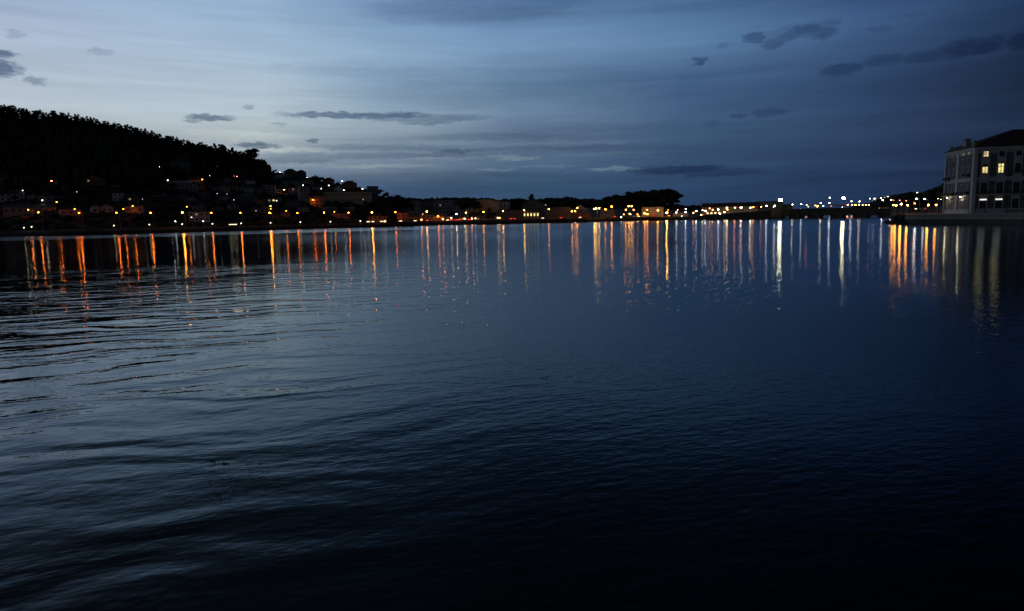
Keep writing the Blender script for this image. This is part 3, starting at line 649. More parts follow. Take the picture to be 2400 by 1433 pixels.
H_ = [
 (-40,14,404,440,'orange-lit house cut by the left edge of the picture','ochre','side',M_tile,{}),
 (196,244,413,437,'wide gabled reddish house alone high on the dark slope at left','brick','gable',M_tile,{(1,1):'d'}),
 (264,279,432,440,'tiny pale shed right of the reddish gabled house','pink','side',M_tile,{}),
 (304,341,415,432,'dark two-floor house with balconies under the forest','brick','hip',M_tile,{}),
 (5,53,446,472,'pale blue-grey house at the far left below the forest','white','side',M_slate,{}),
 (66,85,455,467,'small grey cottage between two pale houses at far left','white','hip',M_slate,{}),
 (93,110,451,474,'narrow pale house left of the white-lit yard','grey','hip',M_slate,{}),
 (112,146,453,474,'long low grey house right of the narrow pale house','grey','side',M_slate,{}),
 (21,121,478,502,'long two-floor building with an orange lamp before it at lower left','cream','side',M_slate,{}),
 (146,187,484,507,'broad cream house glowing orange beside the shore lamp','cream','hip',M_tile,{}),
 (218,240,482,500,'left one of the twin bluish gabled houses by the shore','white','gable',M_slate,{}),
 (240,264,480,500,'right one of the twin bluish gabled houses by the shore','white','gable',M_slate,{}),
 (266,286,454,472,'small white cube house above the orange corner house','white','flat',M_slate,{}),
 (288,322,456,474,'dark house with two faint white windows above the orange corner house','dark','hip',M_slate,{(0,1):'d',(0,3):'d'}),
 (297,332,477,500,'corner house with its wall lit orange by a street lamp','cream','hip',M_tile,{}),
 (338,352,490,499,'small low hut right of the orange corner house','grey','side',M_slate,{}),
 (402,446,370,410,'largest dark villa with a pyramid roof high under the trees','dark','hip',M_slate,{}),
 (444,468,390,407,'bluish house right of the large villa under the trees','white','hip',M_slate,{}),
 (486,522,380,399,'dark house with a row of lit eaves lamps near the ridge','dark','hip',M_slate,{}),
 (495,526,398,413,'grey terraced house below the row of eaves lamps','grey','flat',M_zinc,{}),
 (538,566,393,408,'dark low house near the ridge left of the tall trees','dark','hip',M_slate,{}),
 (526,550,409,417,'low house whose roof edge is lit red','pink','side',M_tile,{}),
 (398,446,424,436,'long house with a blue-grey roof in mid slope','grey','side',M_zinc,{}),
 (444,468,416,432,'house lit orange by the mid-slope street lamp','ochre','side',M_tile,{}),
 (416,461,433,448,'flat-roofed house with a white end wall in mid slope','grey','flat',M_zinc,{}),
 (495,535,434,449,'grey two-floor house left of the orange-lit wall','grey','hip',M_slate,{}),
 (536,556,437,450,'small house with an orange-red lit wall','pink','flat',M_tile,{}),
 (556,594,437,452,'pale house right of the orange-red wall','white','side',M_slate,{}),
 (560,600,410,428,'dark house below the bright ridge-end lamps','dark','hip',M_slate,{}),
 (601,619,464,481,'narrow reddish house left of the lit white gable','brick','hip',M_tile,{}),
 (555,596,458,474,'dim long house above the shore woods','dark','side',M_slate,{}),
 (454,482,480,494,'grey house just above the white shore villa','grey','hip',M_slate,{}),
 (446,490,498,521,'white flat-roofed shore villa with lit windows','white','flat',M_zinc,{(0,2):'y',(1,1):'d'}),
 (617,645,435,458,'apartment house with pale balconies in mid slope','grey','flat',M_slate,{}),
 (627,646,460,476,'house with a row of greenish lit windows','grey','hip',M_slate,{(0,0):'d',(0,1):'y',(0,2):'d'}),
 (645,659,459,476,'white end wall catching light beside the greenish windows','white','side',M_slate,{}),
 (655,672,430,446,'dark house under the pink street lamp','dark','hip',M_slate,{}),
 (705,727,438,477,'tall narrow apartment house with pale balconies','grey','flat',M_slate,{}),
 (669,696,396,416,'hip-roofed house on the skyline right of the tall trees','dark','hip',M_slate,{}),
 (695,717,399,415,'skyline house with wide dark eaves','dark','hip',M_slate,{}),
 (715,735,417,433,'house by the yellowish skyline lamp','grey','side',M_slate,{}),
 (761,784,417,433,'low hip-roofed house on the falling skyline','brick','hip',M_tile,{}),
 (785,803,437,453,'small white gabled house above the long building','white','gable',M_slate,{}),
 (803,836,424,445,'large dark house with two hips on the skyline beside a lamp','brick','hip',M_tile,{}),
 (863,887,438,458,'boxy house last on the descending skyline','grey','flat',M_slate,{}),
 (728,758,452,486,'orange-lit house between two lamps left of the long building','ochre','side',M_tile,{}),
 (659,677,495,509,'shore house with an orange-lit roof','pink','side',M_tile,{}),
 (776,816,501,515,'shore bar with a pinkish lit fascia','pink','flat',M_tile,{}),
 (877,894,498,509,'small grey house behind the last tall shore lamp','grey','side',M_slate,{}),
 (672,704,470,487,'dim house in the dark gap above the shore road','dark','hip',M_slate,{}),
 (590,628,486,500,'dim grey house above the shore road lamps','dark','side',M_slate,{}),
 (360,396,456,470,'dim house in the dark middle of the slope','dark','hip',M_slate,{}),
 (470,492,452,466,'dim square house in the dark lower slope','dark','flat',M_slate,{}),
 (424,440,412,422,'small grey house just below the largest dark villa','grey','side',M_slate,{}),
 (472,488,398,409,'small pale house between the bluish house and the eaves lamps','grey','hip',M_slate,{}),
 (528,540,419,431,'narrow grey house below the red roof edge','grey','flat',M_slate,{}),
 (575,597,420,433,'pale terraced house under the ridge-end lamps','white','side',M_slate,{}),
 (598,616,418,431,'grey house below the brightest yellowish ridge lamp','grey','hip',M_slate,{}),
 (618,640,414,427,'grey villa under the white lamp at the end of the ridge','grey','hip',M_slate,{}),
 (642,660,409,421,'small pale villa near the white hilltop lamp','white','hip',M_slate,{}),
 (664,686,420,433,'pale house directly below the hip-roofed skyline house','grey','side',M_slate,{}),
 (690,710,422,437,'grey house directly below the wide-eaved skyline house','grey','hip',M_slate,{}),
 (676,700,441,457,'pale two-floor house left of the tall narrow apartment house','grey','flat',M_slate,{(1,1):'d'}),
 (600,616,441,455,'grey block left of the apartment house with pale balconies','grey','flat',M_slate,{}),
 (566,586,452,463,'low grey house under the pale house in mid slope','grey','side',M_slate,{}),
 (516,538,457,471,'dim grey house left of the small dim lamp in the lower slope','grey','hip',M_slate,{}),
 (540,560,478,492,'grey house above the seventh tall shore lamp','grey','side',M_slate,{}),
 (500,522,483,496,'dim grey house right of the white shore villa','grey','hip',M_slate,{}),
 (420,442,456,469,'pale grey house in the middle of the lower slope','grey','side',M_slate,{}),
 (436,460,462,476,'grey gabled house right of the middle of the lower slope','grey','gable',M_slate,{}),
 (735,756,434,447,'small house between two white lamps under the falling skyline','grey','hip',M_slate,{}),
 (700,722,483,497,'pale house in the gap left of the orange-lit house foot','grey','hip',M_slate,{}),
 (760,790,481,494,'long low grey house beneath the long pale brown block','grey','side',M_slate,{}),
 (806,830,482,495,'grey house right of centre beneath the long pale brown block','grey','hip',M_slate,{}),
 (640,660,440,454,'small pale house left of the pink street lamp','white','hip',M_slate,{}),
]
for i, (a, b_, pt, pb, lb, wl_, rf_, rm_, lit_) in enumerate(H_):
    house(a, b_, pt, pb, lb, wl_, rf_, rm_, yaw=R.uniform(-.3, .3) if (b_-a) < 45 else R.uniform(-.12, .12), lit=lit_, group=Hs)
house(758,869,451,477,'very long pale brown block stretching below the skyline houses','cream','flat',M_tile,None,14,-.08,name='apartment_building',cat='apartment building',floors=2,cols=20)
TW = 'buildings along the town waterfront'
def wf(px0, px1, pt, pb, off, lb, wall, roof, rm=None, **kw):
    kw.setdefault('name', 'building'); kw.setdefault('cat', 'building')
    return house(px0, px1, pt, pb, lb, wall, roof, rm or M_slate, Y=shore((px0+px1)/2)+off, group=TW, **kw)
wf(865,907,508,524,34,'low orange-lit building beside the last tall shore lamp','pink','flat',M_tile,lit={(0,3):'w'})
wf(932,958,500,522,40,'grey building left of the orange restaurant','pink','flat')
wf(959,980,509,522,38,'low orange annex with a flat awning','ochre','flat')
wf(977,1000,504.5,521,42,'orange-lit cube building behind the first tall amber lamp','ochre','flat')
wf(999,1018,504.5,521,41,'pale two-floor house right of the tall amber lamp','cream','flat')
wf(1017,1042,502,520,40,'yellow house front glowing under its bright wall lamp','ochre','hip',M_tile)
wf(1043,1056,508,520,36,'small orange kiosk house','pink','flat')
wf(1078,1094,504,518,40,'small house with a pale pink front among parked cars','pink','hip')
wf(960,986,472.5,508,120,'left one of the dim apartment blocks behind the yellow house','grey','flat',name='apartment_building',cat='apartment building',lit={(8,3):'w',(7,3):'d'})
wf(985,1012,472,505,140,'middle one of the dim apartment blocks behind the yellow house','dark','flat',name='apartment_building',cat='apartment building')
wf(1012,1079,470.5,502,130,'widest dim apartment block with a few yellow windows','grey','flat',name='apartment_building',cat='apartment building',lit={(6,10):'y',(6,11):'d',(3,11):'y',(4,2):'d',(2,2):'d',(6,6):'d'})
wf(1105,1171,468,503,60,'big curved-roof block with a pale end wall','cream','arch',depth=30,yaw=.18,nowin=True,rf=.22)
wf(1171,1195,466.5,495,90,'pale violet tall block right of the curved-roof building','white','hip')
wf(1168,1226,494.5,517,52,'long low dark industrial shed on the waterfront','dark','flat',nowin=True)
wf(1224,1275,468,501,95,'dark hall with a shallow gable behind the lit arcade','dark','gable')
ar = wf(1226,1264,497,512,55,'low arcade with a row of five yellow lit openings','cream','flat',floors=1,cols=5,wh=2.6,lit={(0,i):'y' for i in range(5)})
wf(1277,1337,486.5,512,48,'long dark glass-fronted block right of the arcade','dark','flat',nowin=True)
wf(1341,1384,491,511,60,'dark walls of the pavilion under the white tent-like roof','brick','hip',M_zinc,nowin=True,rf=.5)
wf(1408,1440,491,503,90,'low grey row behind the roundabout lamps','grey','flat')
wf(1505,1554,486.5,508,50,'banded pale building with dark balconies below the big trees','cream','flat',floors=4,nowin=True,band=True)
wf(1578,1612,500,507,44,'low pale canopy building behind the white quay lamps','cream','flat',nowin=True)
hall = wf(1646,1698,477,505,48,'left half of the long hall with a lit orange canopy','ochre','side',M_tile,floors=2,depth=26,lit={(0,i):'w' for i in range(1,5)})
wf(1697,1775,475,503,50,'right half of the long hall with a tiled roof and lamps along its wall','cream','side',M_tile,nowin=True,depth=28)
house(1775,1832,473,490,'long low yellow-green building beside the dazzling floodlight','yellow','flat',M_slate,Y=820,group=TW,name='building',cat='building',floors=3,cols=16)
house(1822,1856,480.5,491,'lower yellowish wing right of the dazzling floodlight','yellow','flat',M_slate,Y=825,group=TW,name='building',cat='building',floors=2,cols=10)
# the tent-like white roof and the canopy beyond the bridge
p = at(1362, 491.5, shore(1362)+62); tb = MB()
wd = 46*p.y/1600/2
for k in range(16):
    a0, a1 = 2*math.pi*k/16, 2*math.pi*(k+1)/16
    prof = [(wd, 0), (wd*.6, 1.0), (wd*.3, 2.4), (wd*.12, 4.0), (0.2, 4.6)]
    for (r0, z0), (r1, z1) in zip(prof, prof[1:]): tb.quad([(r0*math.cos(a0), 8+r0*math.sin(a0)*.7, z0), (r0*math.cos(a1), 8+r0*math.sin(a1)*.7, z0), (r1*math.cos(a1), 8+r1*math.sin(a1)*.7, z1), (r1*math.cos(a0), 8+r1*math.sin(a0)*.7, z1)])
tr_ = empty('tent_roof', p, 0, 'white peaked tent-like roof on the town waterfront', 'tent'); tb.build('canvas', mat('tent_canvas', (.75, .76, .78), .6, .05), tr_)
for k in range(8):
    pb_ = MB(); a0 = 2*math.pi*k/8+.2; x, y = wd*.93*math.cos(a0), 8+wd*.93*math.sin(a0)*.7; pb_.tube([(x, y, -7.5), (x, y, .3)], .15, 6); pb_.build('post', M_metal, tr_)
p = at(1968, 485, 868); cb = MB(); wd = 36*868/1600/2
cb.quad([(-wd*1.0, 0, 2.7), (wd, 0, .6), (wd, 12, .6), (-wd, 12, 2.7)]); cb.quad([(-wd, 12, 3.0), (wd, 12, 1.9), (wd, 0, 1.9), (-wd, 0, 3.0)]); cb.quad([(-wd, 0, 2.7), (wd, 0, .6), (wd, 0, 1.9), (-wd, 0, 3.0)][::1])
rt = empty('canopy', p, 0, 'thin white tapering canopy roof beyond the bridge', 'canopy'); cb.build('roof', mat('canopy_white', (.7, .7, .68), .6, .05), rt)
for x in (-wd*.6, 0, wd*.7):
    pb_ = MB(); pb_.tube([(x, 5, -6), (x, 5, 1.0)], .3, 8); pb_.build('post', M_metal, rt)
# small houses on the right hill
for (a, b_, pt, pb, lb) in [(2044,2058,464,469.5,'tiny white-walled house lowest on the right hill'),(2060,2072,462,467.5,'tiny pale house second on the right hill slope'),(2076,2088,458,464,'tiny pale house in the middle of the right hill row'),(2090,2104,456,463,'tiny pale gabled house under the trees of the right hill'),(2104,2117,454.5,461,'tiny pale house highest in the right hill row'),(2083,2098,464.5,470,'tiny grey house just below the right hill row')]:
    house(a, b_, pt, pb, lb, 'white', 'hip', M_slate, group='tiny houses on the right hill', yaw=R.uniform(-.3, .3))
# wall lamp on the glowing yellow house
def wall_lamp(px, py, Y, kind, s, r_, label):
    p = at(px, py, Y); root = empty('wall_lamp', p, -math.atan2(p.x, p.y), label, 'wall lamp')
    bb = MB(); bb.box(-.06, .06, .02, .9, -.04, .04); bb.build('bracket', M_darkm, root)
    link('bulb', bulb(kind, s), root, (0, 0, -.1), 0, (r_, r_, r_)); return root
wall_lamp(1027, 506.7, shore(1027)+38.6, 'amber', 60, .42, 'very bright yellow wall lamp on the glowing yellow house')

# ------------------------------------------------------------------ garden and waterfront trees
for (px, pt, pb, kd, w, off, lab) in [
 (735,412,432,'round',1.2,None,'round tree left of the falling skyline houses'),(742,409,430,'round',1.2,None,'bushy tree topping the falling skyline'),(752,413,432,'round',1.2,None,'bushy tree right of the falling skyline top'),
 (760,416,432,'conifer',1.4,None,'small pointed tree before the low hip-roofed skyline house'),(790,425,441,'round',1.4,None,'low tree between two skyline houses'),(840,436,452,'round',1.4,None,'tree right of the large skyline house'),(852,440,456,'round',1.3,None,'tree by the skyline lamp near the boxy house'),
 (890,441,466,'round',1.2,None,'dark tree right of the boxy skyline house'),(903,448,472,'round',1.3,None,'dark tree on the last step of the left hill'),
 (905,453,500,'round',1.2,60,'large dark crown left of the apartment blocks'),(920,449,500,'round',1.1,62,'tall feathery dark tree left of the apartment blocks'),(938,452,502,'round',1.2,60,'wide dark crown beside the apartment blocks'),(952,462,502,'round',1.1,64,'lower dark crown touching the apartment blocks'),(912,460,510,'round',1.2,50,'dark tree above the orange low building'),(885,462,505,'round',1.2,70,'dark tree at the foot of the left hill'),(870,466,502,'round',1.2,70,'dark tree below the boxy skyline house'),
 (922,502,520,'round',1.2,30,'small dark tree left of the grey waterfront building'),
 (1090,459,506,'round',1.2,70,'dark tall tree left of the curved-roof block'),(1100,457,506,'round',1.1,66,'dark tall tree hiding the edge of the curved-roof block'),(1113,462,505,'round',.9,58,'dark crown in front of the curved-roof block'),(1060,493,516,'round',1.4,48,'low dark tree behind the curved-arm lamp'),(1110,494,516,'round',1.3,34,'dark tree in front of the curved-roof block'),
 (1128,490,518,'round',1.0,34,'dark tree under the fourth waterfront lamp'),(1146,487,518,'conifer',1.6,36,'dark cone-shaped tree before the curved-roof block'),(1158,494,518,'round',1.2,36,'low dark tree before the violet block'),(1208,478,510,'round',1.2,80,'dark tree left of the hall with the shallow gable'),
 (1247,455,490,'conifer',1.5,180,'lone pointed conifer above the dark hall'),(1335,461,492,'round',1.3,160,'wide dark crown above the long dark block'),(1322,464,492,'round',1.2,160,'dark crown left of the widest crown above the long block'),(1346,463,492,'round',1.1,170,'dark crown right of the widest crown above the long block'),
 (1439,458,484,'umbrella',1.15,150,'small umbrella pine standing apart left of the big trees'),
 (1462,450,500,'round',1.5,110,'leftmost tree of the big crowned group right of centre'),(1480,445,500,'round',1.5,112,'second tree of the big umbrella pine group'),(1500,446,500,'umbrella',1.1,108,'third tree of the big umbrella pine group'),(1517,440,500,'round',1.3,104,'tall dark crown in the middle of the big group'),
 (1538,441,502,'round',1.35,108,'dense dark crown in the middle of the big group'),(1550,440,502,'umbrella',1.0,110,'tallest broad crown in the big umbrella pine group'),(1568,443,502,'round',1.25,112,'dense crown second from the right of the big group'),(1576,450,500,'umbrella',.75,104,'overhanging crown at the right end of the big group'),(1492,462,504,'round',1.3,100,'dense lower crown under the left half of the big group'),(1530,464,504,'round',1.5,98,'dense lower crown under the middle of the big group'),(1562,464,504,'round',1.4,98,'dense lower crown under the right half of the big group'),
 (1583,474,505,'round',.9,80,'small tree at the foot of the big group'),(1603,477,505,'round',1.3,80,'dark bushy tree between the big group and the bare tree'),(1628,476.5,505,'round',1.4,84,'dark bushy tree just left of the bare tree'),(1617,483,505,'round',1.3,80,'lower dark tree in the gap by the bare tree'),
 (1655,470,500,'bare',1.4,84,'leafless tree with fine twigs left of the long hall'),(1645,478,502,'bare',1.4,86,'smaller leafless tree left of the long hall'),(1781,479,498,'round',1.1,40,'dark tree between the long hall and the yellow building')]:
    if off is None: a = hit(px, pb, 0)
    else: a = at(px, pb, shore(px)+off)
    top = at(px, pt, a.y); g0 = ground(a.x, a.y); z0 = a.z if off is None else max(g0-.2, min(a.z, g0+2))
    tree(kd, (a.x, a.y, z0), max(3, top.z-z0), lab, wide=w)
# dark shrubs and garden trees among the hillside houses
for q, px in enumerate(sorted(R.uniform(-20, 860) for _ in range(34))):
    pb = float(np.interp(px, [0, 350, 600, 860], [440, 410, 415, 462]))+R.uniform(5, float(np.interp(px, [0, 860], [60, 30]))); a = hit(px, pb, 0)
    tree('round' if R.random() < .7 else 'conifer', (a.x, a.y, a.z-.3), R.uniform(5, 9), 'dark garden tree among the left hillside houses, %s of thirty-four from the left' % ordn(q), 'dark garden trees on the left hillside', wide=1.2)
for (px, pt, pb, lab) in [(2139,487,503,'dark small tree on the right bank under the orange lamps'),(2151,489,503,'dark bush right of the small tree on the right bank'),(2131,492,503,'dark low bush left of the small tree on the right bank'),(2170,491,503,'dark bush left of the corner building')]:
    a = at(px, pb, 258); g0 = ground(a.x, a.y); tree('round', (a.x, a.y, g0-.1), at(px, pt, 258).z-g0, lab, wide=1.2)

# low scrub and hedges between the hillside houses
sb = MB(); r = random.Random(21); n = 0
while n < 3400:
    px = r.uniform(-260, 930); t = px2t(px); ys = shore(px); yr = float(np.interp(px, _rpx, _rY)); q = r.random()**1.15; Y = ys+(4 if r.random() < .12 else 34)+(yr-ys-36)*q; X = t*Y
    if any(abs(X-fx) < fw and -9 < Y-fy < fd for fx, fy, fw, fd in FOOT): n += .2; continue
    if 18 < Y-ys < 33: continue
    z = ground(X, Y)-.4; h = r.uniform(1.2, 3.6) if Y-ys > 33 else r.uniform(.5, 1.1); w = h*r.uniform(.7, 1.5); k = 6; i0 = len(sb.v)
    for (rr, zz) in [(w*.8, z), (w, z+h*.45), (w*.6, z+h*.85)]: sb.v += [(X+rr*r.uniform(.6, 1.3)*math.cos(6.283*j/k), Y+rr*r.uniform(.6, 1.3)*math.sin(6.283*j/k), zz+r.uniform(-.3, .3)) for j in range(k)]
    sb.v.append((X, Y, z+h))
    for a in range(2):
        for j in range(k): sb.f.append((i0+a*k+j, i0+a*k+(j+1) % k, i0+(a+1)*k+(j+1) % k, i0+(a+1)*k+j)); sb.mi.append(0)
    for j in range(k): sb.f.append((i0+2*k+j, i0+2*k+(j+1) % k, i0+3*k)); sb.mi.append(0)
    n += 1
tag(sb.build('scrub', M_leaf), 'dark scrub and hedges filling the left hillside between the houses', 'scrub', None, 'stuff')
# ------------------------------------------------------------------ bridge and walls
M_stone = mat('bridge_stone', (.10, .09, .075), .9, .35, .8); M_algae = mat('algae_stone', (.022, .024, .018), .7, .4, .8); M_quay = mat('quay_stone', (.20, .20, .195), .85, .25, .7); M_cope = mat('coping_stone', (.34, .33, .31), .8, .15, .8)
TOPS = [(1640,505),(1690,502.5),(1740,498),(1780,495),(1806,493),(1850,490.5),(1900,488.8),(1950,487.7),(2000,487.5),(2050,488.5),(2092,489.8)]
def topy(px): return float(np.interp(px, [a for a, _ in TOPS], [b for _, b in TOPS]))
ARCH = [(1840,1858,504),(1885,1904,503.8),(1930,1958,502.3),(1983,2013,499.5),(2041,2072,498.5)]
root = empty('stone_bridge', tuple(at(1806, 513, bridge_Y(1806)))[:2]+(0,), 0, 'old dark stone bridge with five low arches at the far end of the water', 'bridge')
ro = Vector(root.location); n_ = Vector((1, 9, 0)).normalized()*9
wl2 = MB(); pr = MB(); prev = None; px = 1806.0; cols_ = []
while px <= 2096:
    Y = bridge_Y(px); top = at(px, topy(px), Y); bot = -1.5
    for a, b_, yt in ARCH:
        if a <= px <= b_:
            u_ = (px-(a+b_)/2)/((b_-a)/2); zt = at((a+b_)/2, yt, bridge_Y((a+b_)/2)).z; bot = max(-1.5, zt*math.sqrt(max(0, 1-u_*u_))+.0 if abs(u_) < 1 else -1.5)
    cols_.append((Vector((top.x, Y, 0))-ro, bot, top.z)); px += 1.0
for (a, b0, t0), (c, b1, t1) in zip(cols_, cols_[1:]):
    z = lambda v, h, q=0: tuple(v+Vector((0, 0, h))+n_*q)
    wl2.quad([z(a, b0), z(c, b1), z(c, t1-1.1), z(a, t0-1.1)]); wl2.quad([z(c, b1, 1), z(a, b0, 1), z(a, t0-1.1, 1), z(c, t1-1.1, 1)])
    wl2.quad([z(a, b0, 1), z(c, b1, 1), z(c, b1), z(a, b0)]); wl2.quad([z(a, t0-1.1), z(c, t1-1.1), z(c, t1-1.1, 1), z(a, t0-1.1, 1)])
    for q0, q1 in ((-.02, .03), (.97, 1.02)):
        pr.quad([z(a, t0-1.15, q0), z(c, t1-1.15, q0), z(c, t1, q0), z(a, t0, q0)]); pr.quad([z(c, t1-1.15, q1), z(a, t0-1.15, q1), z(a, t0, q1), z(c, t1, q1)]); pr.quad([z(a, t0, q0), z(c, t1, q0), z(c, t1, q1), z(a, t0, q1)])
wl2.build('arched_wall', M_stone, root); pr.build('parapet', M_stone, root)
for px in (1830, 1871, 1917, 1970, 2027, 2080):
    Y = bridge_Y(px); c = Vector((at(px, 500, Y).x, Y, 0))-ro; cw = MB()
    cw.v += [tuple(c+Vector(v)) for v in ((-1.6, .3, -1.5), (0, -2.4, -1.5), (1.6, .3, -1.5), (-1.6, .3, 2.3), (0, -2.4, 2.0), (1.6, .3, 2.3), (0, .3, 3.0))]
    cw.f += [(0, 1, 4, 3), (1, 2, 5, 4), (3, 4, 6), (4, 5, 6)]; cw.mi += [0]*4; cw.build('cutwater', M_stone, root)
# retaining wall of the bridge approach
rw = MB(); px = 1640.0; pts = []
while px <= 1808:
    Y = shore(min(px, 1805))-1.0; t = at(px, topy(px), Y); pts.append((Vector((t.x, Y, 0)), t.z)); px += 6
for (a, t0), (c, t1) in zip(pts, pts[1:]):
    rw.quad([tuple(a+Vector((0, 0, -1.5))), tuple(c+Vector((0, 0, -1.5))), tuple(c+Vector((0, 0, t1))), tuple(a+Vector((0, 0, t0)))])
    rw.quad([tuple(a+Vector((0, 0, t0))), tuple(c+Vector((0, 0, t1))), tuple(c+Vector((0, 8, t1))), tuple(a+Vector((0, 8, t0)))])
    rw.quad([tuple(c+Vector((0, 8, -1))), tuple(a+Vector((0, 8, -1))), tuple(a+Vector((0, 8, t0))), tuple(c+Vector((0, 8, t1)))])
tag(rw.build('retaining_wall', M_stone), 'dark retaining wall of the ramp rising to the bridge', 'wall')
# right quay
def ql(o, px): 
    ys = shore(px)+o; t = px2t(px); return Vector((t*ys, ys, 0))
def strip_(mb, o0, z0, o1, z1, px0, px1, step=10):
    pts = [px0+(px1-px0)*i/int((px1-px0)/step) for i in range(int((px1-px0)/step)+1)]
    for a, b_ in zip(pts, pts[1:]):
        mb.quad([tuple(ql(o0, a)+Vector((0, 0, z0))), tuple(ql(o0, b_)+Vector((0, 0, z0))), tuple(ql(o1, b_)+Vector((0, 0, z1))), tuple(ql(o1, a)+Vector((0, 0, z1)))])
q0, q1 = 2122, 3300
qr = empty('quay_wall', tuple(ql(0, 2276)), 0, 'long stone quay wall below the corner building, dark at the waterline', 'wall'); qo = Vector(qr.location)
def qb(name, mb, m_):
    mb.v = [tuple(Vector(v)-qo) for v in mb.v]; return mb.build(name, m_, qr)
mb = MB(); strip_(mb, -1.6, -1.5, -1.6, 1.55, q0, q1); qb('lower_wall', mb, M_algae)
mb = MB(); strip_(mb, -1.75, 1.55, -1.75, 1.72, q0, q1); strip_(mb, -1.75, 1.72, -.4, 1.72, q0, q1); strip_(mb, -1.6, 1.552, -1.75, 1.552, q0, q1); qb('ledge', mb, M_cope)
mb = MB(); strip_(mb, -.4, 1.70, -.4, 2.95, q0, q1); qb('upper_wall', mb, M_quay)
mb = MB(); strip_(mb, -.5, 2.95, -.5, 3.12, q0, q1); strip_(mb, -.5, 3.12, .3, 3.12, q0, q1); strip_(mb, -.4, 2.953, -.5, 2.953, q0, q1); qb('coping', mb, M_cope)
mb = MB(); strip_(mb, .3, 3.09, 75, 3.09, q0, q1); tag(mb.build('pavement', M_pave), kind='structure')
# boulders on the rough end of the right bank
r = random.Random(3); bi = 0
ROCK = []
for k in range(4):
    mb = MB(); mb.ball((0, 0, 0), 1, .8, .6, 8, 6); mb.v = [tuple(Vector(v)*r.uniform(.8, 1.2)) for v in mb.v]; ROCK.append(mb.mesh('boulder', M_algae))
for k, px in enumerate(sorted(r.uniform(2078, 2126) for _ in range(34))):
    o = r.uniform(-3, 6); p = ql(o, max(2094, px)); p.x += (px-max(2094, px))*.14
    s = r.uniform(.5, 1.3); b = link('boulder', ROCK[k % 4], None, (p.x, p.y, max(-.1, ground(p.x, p.y))+r.uniform(0, .5)), r.uniform(0, 6), (s, s, s)); tag(b, 'dark wet boulder at the rough end of the right quay, %s from the left' % ordn(k), 'rock', 'boulders at the end of the right quay')
# ------------------------------------------------------------------ corner building on the right
M_bw = mat('corner_wall', (.60, .56, .54), .85, .12, .5); M_bp = mat('corner_panel', (.17, .16, .195), .85, .15, .6); M_trim = mat('corner_trim', (.70, .68, .66), .8, .1, .6); M_roofc = mat('old_roof_tiles', (.075, .05, .045), .85, .4, 1.5)
M_win2 = mat('window_dark_glass', (.012, .012, .016), .1, 0); M_iron = mat('iron_railing', (.02, .02, .022), .5, 0)
C0 = at(2276, 501.5, 216); C0.z = 3.09; L1 = at(2209.5, 500, 237); dL = Vector((L1.x-C0.x, L1.y-C0.y, 0)); LL = dL.length; dL.normalize(); dR = Vector((dL.y, -dL.x, 0)); LR = 32.0
B = empty('corner_building', C0, 0, 'large four-storey corner building with grey panels, tiled roof and a few lit windows', 'building')
class Fac:
    def __init__(s, d, nrm): s.d = d; s.n = nrm
    def sz(s, px, py):       # where this line of sight meets the facade plane: distance along it and height
        v = ray(px, py); o = Vector((0, 0, CAM_H)); k = (C0-o).dot(s.n)/v.dot(s.n); p = o+v*k-C0; return p.dot(s.d), p.z
    def P(s, a, z, out=0.0): return tuple(s.d*a + s.n*out + Vector((0, 0, z)))
    def box(s, mb, a0, a1, z0, z1, o0, o1, mi=0):
        i = len(mb.v); mb.v += [s.P(a, z, o) for z in (z0, z1) for o in (o0, o1) for a in (a0, a1)]
        for f in ((0, 2, 3, 1), (4, 5, 7, 6), (0, 1, 5, 4), (2, 6, 7, 3), (0, 4, 6, 2), (1, 3, 7, 5)): mb.f.append(tuple(i+k for k in f)); mb.mi.append(mi)
FR = Fac(dR, Vector((-dL.x, -dL.y, 0))); FL = Fac(dL, Vector((-dR.x, -dR.y, 0)))
zc = FR.sz(2300, 348)[1]                     # cornice height
mb = MB(); fp = [Vector((0, 0, 0)), dR*LR, dR*LR+dL*LL, dL*LL]
for a, b_ in zip(fp, fp[1:]+fp[:1]): mb.quad([tuple(a+Vector((0, 0, -.3))), tuple(b_+Vector((0, 0, -.3))), tuple(b_+Vector((0, 0, zc))), tuple(a+Vector((0, 0, zc)))])
mb.build('wall', M_bw, B)
# roof: low hip with an eave overhang
ap = at(2374, 304, 222)-C0; ap2 = ap+dR*5; e = .7
ev = [(-dR-dL)*e+fp[0], (dR-dL)*e+fp[1], (dR+dL)*e+fp[2], (-dR+dL)*e+fp[3]]; ev = [v+Vector((0, 0, zc+.35)) for v in ev]
c_ = (dL*LL+dR*LR)/2; mid = [v*.86+(Vector((ap.x, ap.y, zc))*.14) for v in ev]; mid = [Vector((v.x, v.y, zc+1.9)) for v in mid]
mb = MB()
for k in range(4):
    a, b_ = ev[k], ev[(k+1) % 4]; ma, m2 = mid[k], mid[(k+1) % 4]; mb.quad([a, b_, m2, ma])
mb.quad([mid[0], mid[1], ap2, ap]); mb.quad([mid[1], mid[2], ap2]); mb.quad([mid[2], mid[3], ap, ap2]); mb.quad([mid[3], mid[0], ap]); mb.quad(ev[::-1])
rf = mb.build('roof', M_roofc, B)
for (px, yb, yt, w) in ((2252, 352, 331, 1.5), (2217, 361, 350, .7), (2288, 344, 333, .8)):
    s_, z = FL.sz(px, yb) if px < 2276 else FR.sz(px, yb); p = (FL if px < 2276 else FR).P(s_, 0, -1.6); zt = zc+(yb-yt)*.14+.8
    cb = MB(); cb.box(p[0]-w/2, p[0]+w/2, p[1]-w/2, p[1]+w/2, zc+.2, zt); cb.box(p[0]-w/2-.15, p[0]+w/2+.15, p[1]-w/2-.15, p[1]+w/2+.15, zt, zt+.2); cb.build('chimney', WALL['grey'], rf)
